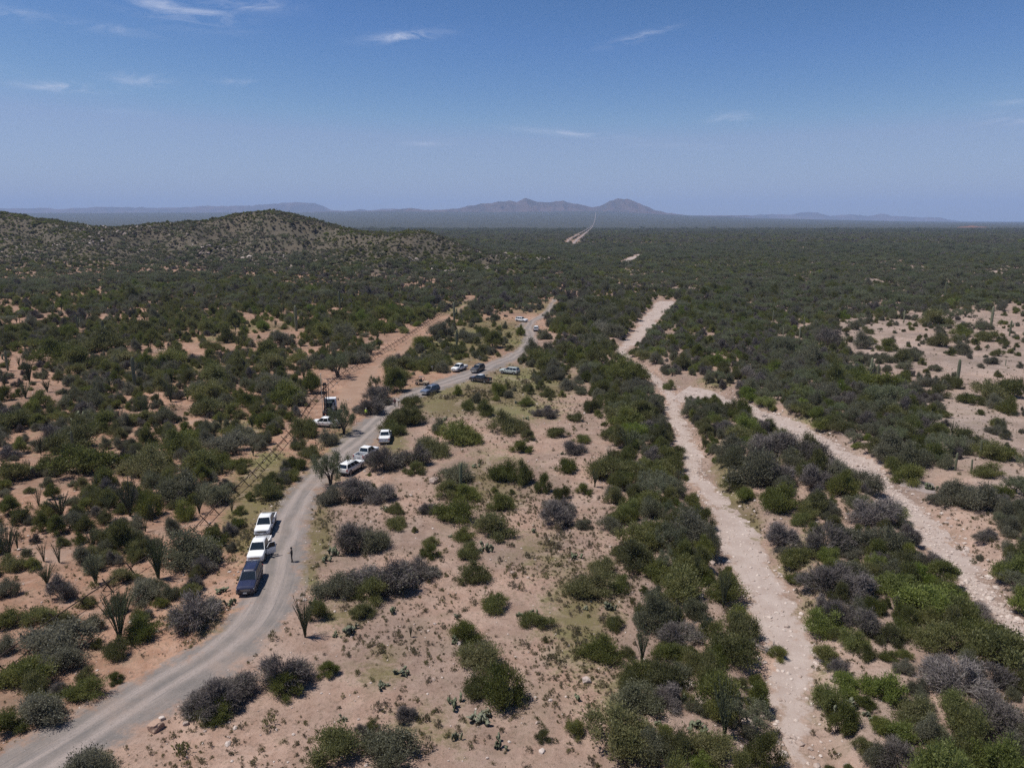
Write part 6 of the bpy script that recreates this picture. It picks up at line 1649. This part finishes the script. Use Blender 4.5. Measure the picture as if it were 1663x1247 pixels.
# ------------------------------------------------------------------ single boulders, dead wood, posts
def boulder(px, py, size, label, color=STONE_M, flat=.8, name='boulder'):
    x, y = gp(px, py); g = np.random.default_rng(int(px)); bm = bmesh.new(); bmesh.ops.create_icosphere(bm, subdivisions=3, radius=1.0)
    o3 = g.uniform(0, 90, 3)
    for v in bm.verts:
        c = v.co.copy(); n = float(fbm(np.array([c.x * 1.2 + o3[0]]), np.array([c.y * 1.2 + c.z * 1.7 + o3[1]]), 5, 3)[0]) - .5
        v.co = c * (1 + n * .8); v.co.z *= flat
        for ax, lim in ((0, .8), (1, .74), (2, .66)): v.co[ax] = max(-lim, min(lim, v.co[ax]))
    me = bpy.data.meshes.new(name); bm.to_mesh(me); bm.free(); me.materials.append(color)
    o = link(name, me); o.location = (x, y, float(ground(x, y)[0]) + size * .22); o.scale = (size, size * .85, size); o.rotation_euler = (0, 0, g.uniform(0, 6.28))
    tag(o, label, 'boulder', 'pale boulders'); return o
RED_STONE = stone_mat('tan_stone', (.45, .31, .23), (.33, .22, .165))
boulder(254, 1183, .62, 'tan boulder alone on the gravel verge of the near road', RED_STONE, 1.0)
boulder(263, 1168, .28, 'small pale boulder just beyond the tan boulder on the verge')
boulder(302, 1176, .26, 'small pale boulder right of the tan boulder below the grey thicket')
for (zx, zy, sz, lab) in ((925, 945, .85, 'large pale boulder among the shrubs of the lower left wash bank'), (720, 292, .6, 'pale boulder high in the shrub belt left of the wash'), (850, 842, .6, 'pale boulder in a gap left of the long-armed ocotillo'),
                          (1180, 825, .55, 'pale boulder on the very lip of the left wash'), (1235, 925, .7, 'broad pale boulder at the foot of the left wash bank'), (1145, 1005, .8, 'pale block below the shrubs of the left wash bank'), (345, 818, .42, 'flat pale stone alone on the bare middle field'),
                          (705, 1130, .55, 'pale stone in the bare gap above the bottom edge shrubs'), (480, 1020, .4, 'pale stone at the edge of the large bottom shrub'), (815, 1135, .5, 'pale stone beside the dead log'), (915, 400, .45, 'pale stone under the tall shrubs beside the wash')):
    boulder(840 + zx / 3.064, 840 + zy / 3.064, sz, lab)
for (px, py, sz, lab) in ((705, 783, .9, 'long pale rock by the shrubs above the middle saguaro'), (1268, 690, .6, 'pale block on the stony crossing between the washes'), (1253, 700, .5, 'squat pale rock low on the stony crossing'), (1574, 1185, .9, 'white crumbling rock at the lower right island')):
    boulder(px, py, sz, lab, flat=.6)

def branches(px, py, label, n, span, mat, name='dead_branches'):
    x, y = gp(px, py); g = np.random.default_rng(int(px)); root = bpy.data.objects.new(name, None); COL.objects.link(root); root.location = (x, y, float(ground(x, y)[0]) + .04)
    tag(root, label, 'dead wood')
    for i in range(n):
        th = g.uniform(0, 6.283); l = span * g.uniform(.5, 1.0); p0 = np.array([g.normal() * .2, g.normal() * .2, .12]); d = np.array([math.cos(th), math.sin(th), g.uniform(.05, .5)])
        pts = [p0, p0 + d * l * .5 + g.normal(size=3) * .08, p0 + d * l]; segs = [(pts, (.07, .05, .015))]
        for j in range(2):
            q = p0 + d * l * g.uniform(.4, .8); segs.append(([q, q + (d + g.normal(size=3) * .6) * l * .35], (.03, .008)))
        Vs, qs = tubes(segs, 5); me = np_mesh('branch', Vs, qs); me.materials.append(mat); link('branch', me, root)
branches(1255, 1040, 'tangle of grey dead branches lying in the left wash', 9, 1.5, M_DEAD)
branches(1103, 1232, 'dead forked log on bare soil near the bottom edge', 4, 1.5, M_BARK)
branches(1240, 668, 'dead branches among the stones of the crossing', 5, 1.2, M_DEAD)
for (px, py, h, lab) in ((351, 868, 1.6, 'thin dark stake standing right of the barrier above the pickups'), (323, 884, 1.3, 'short thin stake at the lower gap of the barrier')):
    x, y = gp(px, py); m = MB(); m.cyl((0, 0, -.1), (0, 0, h), .045, 6); m.box((0, 0, h - .08), (.1, .04, .12))
    o = link('stake', m.mesh('stake', STEEL)); o.location = (x, y, float(ground(x, y)[0])); tag(o, lab, 'stake', 'thin stakes beside the barrier')
x, y = gp(702, 603); m = MB(); m.cyl((0, 0, -.1), (0, 0, 1.2), .05, 6); m.box((0, .03, 1.15), (.42, .04, .5))
o = link('marker_sign', m.mesh('marker_sign', PLATE)); o.location = (x, y, float(ground(x, y)[0])); o.rotation_euler = (0, 0, math.pi); tag(o, 'small pale marker sign at the shady road verge', 'sign')

# ------------------------------------------------------------------ the air
def haze():
    m, t, out = new_mat('desert_air')
    v = t.n('ShaderNodeVolumePrincipled')
    v.inputs['Color'].default_value = (0.50, 0.66, 1.0, 1); v.inputs['Density'].default_value = 5.6e-5; v.inputs['Anisotropy'].default_value = 0.0
    t.l(v.outputs[0], out.inputs['Volume'])
    b = MB(); b.box((0, 9000, 400), (62000, 64000, 1360))
    o = link('haze', b.mesh('haze', m)); o['kind'] = 'stuff'
haze()
